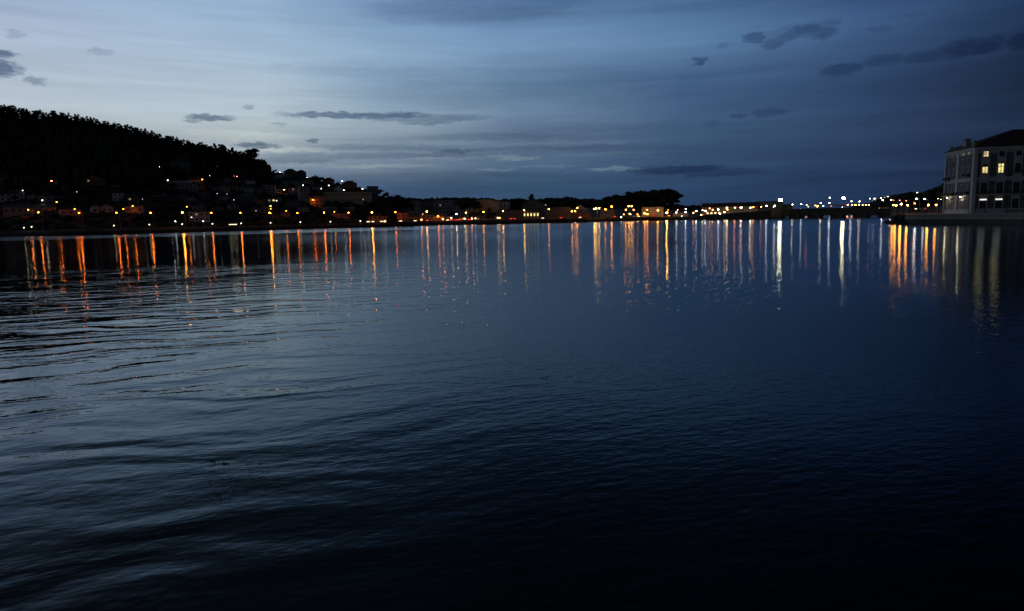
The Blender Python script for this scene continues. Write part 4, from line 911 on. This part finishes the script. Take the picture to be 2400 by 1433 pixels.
mb = MB(); FR.box(mb, -.45, LR, zc-.02, zc+.33, -.2, .55); FR.box(mb, -.25, LR, zc-.45, zc-.02, -.2, .25); mb.build('cornice', M_trim, B)
mb = MB(); FL.box(mb, .01, LL+.3, zc-.02, zc+.325, -.2, .55); FL.box(mb, .01, LL+.2, zc-.45, zc-.025, -.2, .25); mb.build('cornice', M_trim, B)
def zz(py): return FR.sz(2300, py)[1]
# string courses and plinths
for F, Lx in ((FR, LR), (FL, LL)):
    for py0, py1, o in ((456, 458, .14), (416, 418.2, .10), (423, 424.4, .08)):
        mb = MB(); F.box(mb, 0.02, Lx, zz(py1), zz(py0), -.1, o); mb.build('string_course', M_trim, B)
    mb = MB(); F.box(mb, 0.02, Lx, zz(492.5), zz(490.5), -.1, .14); F.box(mb, 0.01, Lx, -.2, zz(495.2), -.1, .10); mb.build('plinth', M_trim, B)
def window(F, s0, z0, w, h, lit=None, sill=True, kind='window'):
    fr = MB(); t = .09
    for a, b_, c, d in ((-w/2-.16, -w/2+.0, -.02, h+.16), (w/2, w/2+.16, -.02, h+.16), (-w/2, w/2, h, h+.16)): F.box(fr, s0+a, s0+b_, z0+c, z0+d, -.05, .09)
    if sill: F.box(fr, s0-w/2-.25, s0+w/2+.25, z0-.16, z0-.021, -.05, .22)
    o = fr.build(kind, M_trim, B)
    if lit: o['label'] = 'lit %s glowing yellow' % kind
    pn = MB(); F.box(pn, s0-w/2, s0+w/2, z0, z0+h, -.05, .02, 0)
    pn.build('pane', lit or M_win2, o)
    bars = MB(); F.box(bars, s0-.08, s0+.08, z0, z0+h, -.04, .055)
    F.box(bars, s0-w/2, s0-w/2+.09, z0, z0+h, -.04, .05); F.box(bars, s0+w/2-.09, s0+w/2, z0, z0+h, -.04, .05)
    F.box(bars, s0-w/2+.09, s0-.05, z0+h*.68, z0+h*.68+.14, -.04, .045); F.box(bars, s0+.05, s0+w/2-.09, z0+h*.68, z0+h*.68+.14, -.04, .045)
    bars.build('frame', M_bp, o); return o
LITW = mat('lit_room', (.5, .45, .3), .6, 0, emit=(1, .80, .30), strength=.95); LITD = mat('lit_room_dim', (.5, .45, .3), .6, 0, emit=(1, .75, .30), strength=.30); LITC = mat('lit_room_cream', (.5, .45, .3), .6, 0, emit=(1, .74, .42), strength=.85); BARM = mat('light_bar', (.8, .8, .8), .5, 0, emit=(1, .97, .85), strength=1.0)
for mm, st_ in ((LITW, .95), (LITD, .3), (LITC, .85)):      # noise in the panes' glow stands in for unevenly lit rooms
    E.nt = mm.node_tree; g_ = E.nt.nodes.new('ShaderNodeNewGeometry'); nz = noise(E(g_.outputs['Position']), 1.3, 3, .6)
    E.nt.links.new((mrange(nz, .3, .7, st_*.45, st_*1.45)).s, E.nt.nodes['Principled BSDF'].inputs['Emission Strength'])
bays = [FR.sz(2308.5, 400)[0], FR.sz(2345.5, 400)[0], FR.sz(2385, 400)[0]]; st = (bays[2]-bays[0])/2
k = 3
while bays[-1]+st < LR-1: bays.append(bays[-1]+st)
def vr(py0, py1): return zz(py1), zz(py0)-zz(py1)
for i, s0 in enumerate(bays):
    z, h = vr(356, 367.5); window(FR, s0, z, 1.5, h, LITC if i == 0 else None)
    z, h = vr(385.5, 406); window(FR, s0, z, 1.6, h, LITW if i in (0, 1) else None)
    z, h = vr(429, 456); window(FR, s0, z+.02, 1.85, h, None, False, 'balcony_door')
    z, h = vr(467.5, 489); window(FR, s0, z, 1.85, h, None)
    if i < 2:
        lb = MB(); z = zz(470); FR.box(lb, s0-.95, s0+.95, z, z+.42, .1, .16); lb.build('light_strip', BARM, B, label='white strip light over a ground floor window')
# half-lowered blind over the first lit window of the second row
z, h = vr(385.5, 392); bl = MB(); FR.box(bl, bays[0]-.92, bays[0]+.92, z, z+h, .06, .075); bl.build('blind', M_iron, B)
# grey panels between the windows
edges = [(.95, bays[0]-1.25)]+[(a+1.25, b_-1.25) for a, b_ in zip(bays, bays[1:])]
for a, b_ in edges:
    for py0, py1 in ((360, 415.5), (425, 455.5), (459.5, 489.8)):
        mb = MB(); FR.box(mb, a, b_, zz(py1), zz(py0), -.1, .045); mb.build('wall_panel', M_bp, B)
# long iron balcony of the first floor and a small one above it
def balcony(F, a, b_, zf, dep=.9, hgt=1.0):
    mb = MB(); F.box(mb, a, b_, zf-.16, zf, .0, dep); o = mb.build('balcony', M_trim, B)
    rl = MB(); F.box(rl, a, b_, zf+hgt-.05, zf+hgt, dep-.07, dep-.02); F.box(rl, a, b_, zf+.08, zf+.12, dep-.06, dep-.03)
    n = int((b_-a)/.16)
    for i in range(n+1): x = a+(b_-a)*i/n; F.box(rl, x-.018, x+.018, zf, zf+hgt-.05, dep-.06, dep-.03)
    for x in (a, b_): F.box(rl, x-.02, x+.02, zf, zf+hgt, .05, dep-.02)
    rl.build('railing', M_iron, o)
balcony(FR, .9, LR-.5, zz(456)+.05)
for i in (2, 3): balcony(FR, bays[i]-1.4, bays[i]+1.4, zz(409), .35, .9)
# left facade
def sL(px): return FL.sz(px, 430)[0]
def zl(px, py): return FL.sz(px, py)[1]
mb = MB(); s_ = sL(2242.5); FL.box(mb, s_-.8, s_+.8, .0, zc-.5, -.1, .17); mb.build('pilaster', M_trim, B)
mb = MB(); FL.box(mb, LL-.9, LL, .0, zc-.5, -.1, .17); mb.build('pilaster', M_trim, B)
mb = MB(); FL.box(mb, .17, 1.3, .0, zc-.5, -.1, .17); mb.build('pilaster', M_trim, B)
mb = MB(); FR.box(mb, -.16, .85, .0, zc-.5, -.1, .17); mb.build('pilaster', M_trim, B)
colL = [sL(2223), sL(2234), sL(2254), sL(2267)]
for a, b_ in ((1.35, sL(2242.5)-.85), (sL(2242.5)+.85, LL-.95)):
    for py0, py1 in ((360, 415.5), (425, 455.5), (459.5, 489.8)):
        mb = MB(); FL.box(mb, a, b_, zz(py1), zz(py0), -.1, .04); mb.build('wall_panel', M_bp if py0 != 360 else M_bp, B)
for i, s0 in enumerate(colL):
    z, h = vr(353.5, 368); window(FL, s0, z, 1.15, h, LITD if i > 1 else None)
    z, h = vr(388, 405); window(FL, s0, z, 1.15, h, LITD if i > 1 else None)
    z, h = vr(431, 452); window(FL, s0, z, 1.15, h, (LITC if i == 1 else LITD if i == 2 else None), False, 'balcony_door')
    z, h = vr(468, 494.5 if i in (0, 3) else 489); window(FL, s0, z, 1.15, h, None, False, 'door' if i in (0, 3) else 'window')
balcony(FL, sL(2239), sL(2214), zz(456)+.05); balcony(FL, sL(2272.5), sL(2247), zz(456)+.05)
balcony(FL, sL(2226), sL(2214.5), zz(417), .7); balcony(FL, sL(2271), sL(2258), zz(412.5), .7)
for px, py, lab in ((2225, 463.8, 'white wall lamp on the left facade nearer the dark hill'), (2256.5, 462, 'white wall lamp on the left facade nearer the corner')):
    s_, z = FL.sz(px, py); p = Vector(FL.P(s_, z, .75))+C0; root = empty('wall_lamp', p, 0, lab, 'wall lamp', 'wall lamps of the corner building')
    bb = MB(); n2 = -FL.n; bb.tube([(0, 0, .12), (n2.x*.5, n2.y*.5, .2), (n2.x*.74, n2.y*.74, .1)], .025, 6); bb.build('bracket', M_iron, root)
    sh = MB(); sh.tube([(0, 0, .02), (0, 0, .16)], [.30, .10], 10); sh.build('shade', M_iron, root)
    link('bulb', bulb('flood', 110), root, (0, 0, -.03), 0, (.17, .17, .15))
# drainpipes on both facades
for F, xs in ((FR, (1.05, bays[1]+2.0, bays[3]+2.0)), (FL, (1.45, LL-1.1))):
    for x in xs:
        mb = MB(); p0 = F.P(x, 0, .22); mb.tube([p0, (p0[0], p0[1], zc-.4)], .07, 6); mb.build('drainpipe', M_iron, B)
# red bench and the person in front of the building
def along(px, py, out):
    s_, z = FR.sz(px, py); return Vector(FR.P(s_, 0, out))+C0
p = along(2364, 498, 4.0); rz = math.atan2(dR.y, dR.x); M_red = mat('red_paint', (.25, .03, .02), .5, .1)
bn = empty('bench', p, rz, 'long low dark red bench in front of the corner building', 'bench')
mb = MB(); [mb.box(-2.6, 2.6, -.25+q*.17, -.11+q*.17, .43, .47) for q in range(3)]; mb.build('seat', M_red, bn)
mb = MB(); [mb.box(-2.6, 2.6, .27, .31, .58+q*.14, .69+q*.14) for q in range(2)]; mb.build('backrest', M_red, bn)
for x in (-2.3, -.8, .8, 2.3):
    mb = MB(); mb.box(x-.04, x+.04, -.22, .26, .38, .43); mb.box(x-.04, x+.04, -.22, -.16, 0, .38); mb.box(x-.04, x+.04, .2, .27, 0, .9); mb.build('leg', M_iron, bn)
# person: one skinned body surface with a face, hands and clothes, walking along the quay
def skin_mesh(name, verts, edges, radii, root_i, m_, parent, sub=1):
    me = bpy.data.meshes.new(name); me.from_pydata(verts, edges, []); me.materials.append(m_)
    o = bpy.data.objects.new(name, me); COL.objects.link(o); o.parent = parent
    md = o.modifiers.new('skin', 'SKIN'); sk = me.skin_vertices[0].data if me.skin_vertices else None
    if sk is None: 
        return o
    for i, r_ in enumerate(radii): sk[i].radius = (r_, r_) if not isinstance(r_, tuple) else r_; sk[i].use_root = (i == root_i)
    sb = o.modifiers.new('sub', 'SUBSURF'); sb.levels = sub; sb.render_levels = sub; return o
def person(p, rz, label):
    V = [(0, 0, .93), (0, 0, 1.10), (0, .01, 1.28), (0, .01, 1.42), (0, 0, 1.52), (0, -.01, 1.60), (0, -.015, 1.70),     # 0 pelvis .. 6 crown
         (-.09, 0, .88), (-.10, -.10, .50), (-.10, -.02, .09), (-.10, -.15, .04), (.09, 0, .88), (.10, .06, .48), (.10, .22, .12), (.10, .12, .05),
         (-.17, .01, 1.40), (-.22, .06, 1.14), (-.21, -.04, .92), (-.205, -.07, .84), (.17, .01, 1.40), (.22, -.03, 1.14), (.21, -.15, .95), (.205, -.19, .88)]
    Ed = [(0, 1), (1, 2), (2, 3), (3, 4), (4, 5), (5, 6), (0, 7), (7, 8), (8, 9), (9, 10), (0, 11), (11, 12), (12, 13), (13, 14), (3, 15), (15, 16), (16, 17), (17, 18), (3, 19), (19, 20), (20, 21), (21, 22)]
    Rd = [(.15, .11), (.13, .10), (.16, .11), (.13, .09), .052, .085, .075, .085, .055, .038, .035, .085, .055, .038, .035, .055, .042, .03, .034, .055, .042, .03, .034]
    # fingers
    for hi, sx in ((18, -1), (22, 1)):
        b0 = Vector(V[hi])
        for k in range(4):
            i = len(V); q = b0+Vector((0, -.028+k*.019, -.03)); L_ = (.055, .065, .06, .045)[k]
            V += [tuple(q), tuple(q+Vector((-sx*.006, -.004, -L_*.55))), tuple(q+Vector((-sx*.022, -.006, -L_)))]; Ed += [(hi, i), (i, i+1), (i+1, i+2)]; Rd += [.010, .009, .008]
        i = len(V); V += [tuple(b0+Vector((-sx*.01, -.035, .0))), tuple(b0+Vector((-sx*.02, -.055, -.035)))]; Ed += [(hi, i), (i, i+1)]; Rd += [.011, .009]
    root = empty('person', p, rz, label, 'person')
    cloth = mat('dark_coat', (.02, .02, .024), .9, .2, 8); skinm = mat('skin', (.42, .27, .2), .6, .05)
    skin_mesh('body', V, Ed, Rd, 0, skinm, root)
    skin_mesh('trousers', [(0, 0, .97)]+[V[i] for i in (7, 8, 9, 11, 12, 13)], [(0, 1), (1, 2), (2, 3), (0, 4), (4, 5), (5, 6)], [(.17, .13), .10, .075, .058, .10, .075, .058], 0, cloth, root)
    skin_mesh('coat', [V[0], V[1], V[2], V[3], V[15], V[16], V[17], V[19], V[20], V[21], (0, .01, .72)], [(0, 1), (1, 2), (2, 3), (3, 4), (4, 5), (5, 6), (3, 7), (7, 8), (8, 9), (0, 10)], [(.20, .15), (.17, .13), (.19, .14), (.15, .11), .075, .06, .048, .075, .06, .048, (.22, .17)], 0, cloth, root)
    for k in ((-.10, -.10, .05), (.10, .16, .06)):
        sh = MB(); sh.ball(k, .05, .14, .055, 8, 5); sh.build('shoe', M_iron, root)
    hr = MB(); hr.ball((0, .015, 1.69), .088, .10, .085, 10, 6); hr.build('hair', mat('dark_hair', (.02, .014, .01), .8, 0), root)
    fc = MB(); fc.ball((0, -.098, 1.615), .014, .022, .022, 6, 4); fc.ball((-.03, -.088, 1.645), .012, .008, .008, 6, 4); fc.ball((.03, -.088, 1.645), .012, .008, .008, 6, 4); fc.ball((0, -.088, 1.57), .022, .008, .006, 6, 4); fc.ball((-.088, 0, 1.63), .012, .02, .03, 6, 4); fc.ball((.088, 0, 1.63), .012, .02, .03, 6, 4); fc.build('face', skinm, root)
    return root
person(along(2300.5, 501, 2.2), rz+math.pi/2, 'person in dark clothes walking past the first ground floor window of the corner building')
# ------------------------------------------------------------------ cars
def car_meshes(paint):
    b = MB(); prof = [(-2.15, .35), (-2.2, .7), (-1.9, .92), (-1.25, .98), (-.7, 1.42), (.75, 1.45), (1.35, 1.0), (2.0, .88), (2.15, .6), (2.1, .35)]
    n = len(prof)
    for y in (-.85, .85): b.v += [(x, y*(.86 if z > 1.2 else 1), z) for x, z in prof]
    b.f += [tuple(range(n)), tuple(reversed(range(n, 2*n)))]+[(i, i+n, (i+1) % n+n, (i+1) % n) for i in range(n)]; b.mi += [0]*(n+2)
    w = MB()
    for y in (-1, 1): w.quad([(-1.05, y*.862, 1.02), (1.2, y*.862, 1.02), (.72, y*.757, 1.38), (-.66, y*.757, 1.36)][::y])
    w.quad([(1.40, -.72, 1.0), (1.40, .72, 1.0), (.80, .66, 1.43), (.80, -.66, 1.43)]); w.quad([(-1.30, .72, 1.0), (-1.30, -.72, 1.0), (-.74, -.66, 1.41), (-.74, .66, 1.41)])
    wh = MB(); wh.tube([(0, -.1, 0), (0, .1, 0)], .31, 12); rim = MB(); rim.tube([(0, -.11, 0), (0, .11, 0)], .18, 10)
    return b.mesh('car_body', mat('car_paint_'+paint[0], paint[1], .35, .03)), w.mesh('car_windows', M_glass), wh.mesh('wheel', M_darkm), rim.mesh('rim', M_metal)
CARS = [car_meshes(q) for q in (('silver', (.35, .36, .37)), ('dark', (.03, .03, .035)), ('white', (.6, .6, .6)), ('red', (.25, .02, .02)))]
HL = MB().box(-.03, .05, -.22, .22, -.11, .11).mesh('headlight', emat('warm', 5)); TL = MB().box(-.05, .03, -.22, .22, -.12, .12).mesh('taillight', emat('red', 3.2)); HLo = MB().box(-.03, .05, -.2, .2, -.08, .08).mesh('headlight_off', M_glass); TLo = MB().box(-.05, .03, -.2, .2, -.1, .1).mesh('taillight_off', mat('red_plastic', (.2, .01, .01), .4, 0))
def car(px, py, Y, rz, v, on, label, group='cars along the shore roads', zbase=None):
    p = at(px, py, Y); z = ground(p.x, p.y)+.06 if zbase is None else zbase
    root = empty('car', (p.x, p.y, z), rz, label, 'car', group); bm_, wn, wh, rim = CARS[v]
    link('body', bm_, root); link('windows', wn, root)
    for x in (-1.35, 1.35):
        for y in (-.78, .78): w_ = link('wheel', wh, root, (x, y, .31)); link('rim', rim, w_)
    sc_ = (1, 1.5, 1.6) if on else (1, 1, 1)
    for y in (-.6, .6):
        link('headlight', HL if 'h' in on else HLo, root, (2.16, y, .68), 0, sc_); link('taillight', TL if 't' in on else TLo, root, (-2.2, y, .74), 0, sc_)
def tang(px):   # heading of the shore at this column
    a = Vector((px2t(px-20)*shore(px-20), shore(px-20))); b_ = Vector((px2t(px+20)*shore(px+20), shore(px+20))); d = b_-a; return math.atan2(d.y, d.x)
n_l = 0
for (px, py, off, face, v, lab) in [
 (541,528,26,'h',1,'dark car with headlights on below the shore woods, left of a pair'),(551,528,26,'h',0,'silver car with headlights on, right one of the pair below the shore woods'),
 (862,522,26,'h',0,'silver car with headlights on at the first orange waterfront building'),(873,522,26,'h',1,'dark car with headlights on just right of the last tall shore lamp'),(893,522,26,'h',2,'white car with headlights on right of the orange low building'),
 (937,521,26,'h',0,'silver car with headlights on before the grey waterfront building'),(958,521,26,'',2,'white parked car left of the orange annex'),(971,520.7,26,'h',1,'dark car with headlights on before the orange annex'),(999,519.5,26,'t',1,'dark car with red tail lights at the first tall amber lamp'),
 (1012,520,30,'',2,'white parked car before the pale two-floor house'),(1030,520,30,'',0,'silver parked car before the glowing yellow house'),(1048.7,519.7,26,'h',0,'silver car with bright headlights before the orange kiosk'),(1058,519,24,'t',3,'red car with tail lights on just right of the orange kiosk'),
 (1069,518,26,'t',1,'dark car with tail lights on under the curved-arm lamp'),(1076.7,519,22,'t',0,'silver car with tail lights on left of the pink-fronted house'),(1098,517,26,'t',1,'dark car with tail lights on right of the pink-fronted house'),(1103,516.5,30,'t',3,'red car with tail lights on behind the dark one right of the pink house'),
 (1175,517,24,'',2,'white van-like parked car before the industrial shed'),(1196.7,516.7,24,'t',1,'dark car with tail lights on before the industrial shed'),(1205,516.7,30,'t',0,'silver car with tail lights on right end of the industrial shed'),
 (1270.7,515,24,'h',0,'silver car with two small headlights right of the arcade'),(1313,513.5,24,'t',3,'red car with tail lights before the long dark glass block'),(1359,508,40,'h',2,'white car with headlights on under the tent-like roof'),
 (1440,503,50,'t',1,'dark car with a faint red light left of the roundabout'),(1498,510,20,'h',2,'white car with bright headlight before the roundabout'),(1488,510,20,'',2,'white parked car left of the bright headlight at the roundabout'),(1526,509,20,'',2,'long white car before the banded pale building'),(1535,508,20,'t',3,'red car with tail lights before the banded pale building'),
 (1571,502.5,20,'t',1,'dark car with tail lights right of the brightest amber lamp'),(1652.7,503.3,20,'t',3,'red car at the left end of the long hall'),(1672,502.5,22,'',0,'silver parked car before the lit shopfront of the long hall'),(1683,502,20,'h',2,'white car with headlights before the long hall')]:
    a = tang(px)
    if face == 'h': rz_ = a-math.pi*.62
    elif face == 't': rz_ = a+math.pi*.40
    else: rz_ = a
    car(px, py, shore(px)+off, rz_, v, face, lab)
car(2069, 482.5, bridge_Y(2069)+5.2, math.atan2(-57, 95)+math.pi, 0, 'ht', 'silver car crossing the right end of the arched bridge', zbase=at(2069, 487.4, bridge_Y(2069)).z-.9)
car(2156, 480, 330, math.pi*1.02, 0, 'ht', 'silver car passing behind the right bank trees', zbase=ground(at(2156, 480, 330).x, 330)+.1)
# ------------------------------------------------------------------ floating seaweed near the camera
M_weed = mat('seaweed', (.012, .014, .006), .5, .3, 20)
def weed(px0, px1, py0, py1, n, label, seed, size=1.0, cores=6):
    r = random.Random(seed); mb = MB(); c0 = onz((px0+px1)/2, (py0+py1)/2, 0)
    C_ = [(r.uniform(px0, px1), r.uniform(py0, py1)) for _ in range(cores)]
    for k in range(n):
        c = r.choice(C_); q = r.uniform(.1, 1)**1.2
        p = onz(c[0]+r.gauss(0, 1)*(px1-px0)*.12*q*2, c[1]+r.gauss(0, 1)*(py1-py0)*.12*q, 0)-c0; a = r.uniform(0, 6.28); L_ = r.uniform(.008, .03)*size; w = L_*r.uniform(.2, .45); zb = r.uniform(.001, .018)*size; d = Vector((math.cos(a), math.sin(a), 0)); s_ = Vector((-d.y, d.x, 0))
        zt = zb+r.uniform(.0, .02)*size
        mb.quad([p-d*L_+Vector((0, 0, .0005)), p-s_*w+Vector((0, 0, zb)), p+d*L_+Vector((0, 0, zt)), p+s_*w+Vector((0, 0, zb*.6))])
    o = mb.build('seaweed', M_weed, None, tuple(c0)); tag(o, label, 'seaweed', None, 'stuff')
weed(490,620,1085,1175,420,'largest patch of dark floating seaweed near the lower left',1,.8,14)
weed(495,530,1081,1089,90,'thin line of seaweed at the top of the largest patch',2,1.0,3)
weed(1262,1292,884,889,26,'tiny dark seaweed scrap in the middle of the water',3,1.1,3)
weed(2005,2130,960,990,70,'faint scattered seaweed at the right of the water',4,.9,8)
weed(1155,1200,1050,1065,30,'few dark seaweed specks near the lower centre',5,1.0,3)
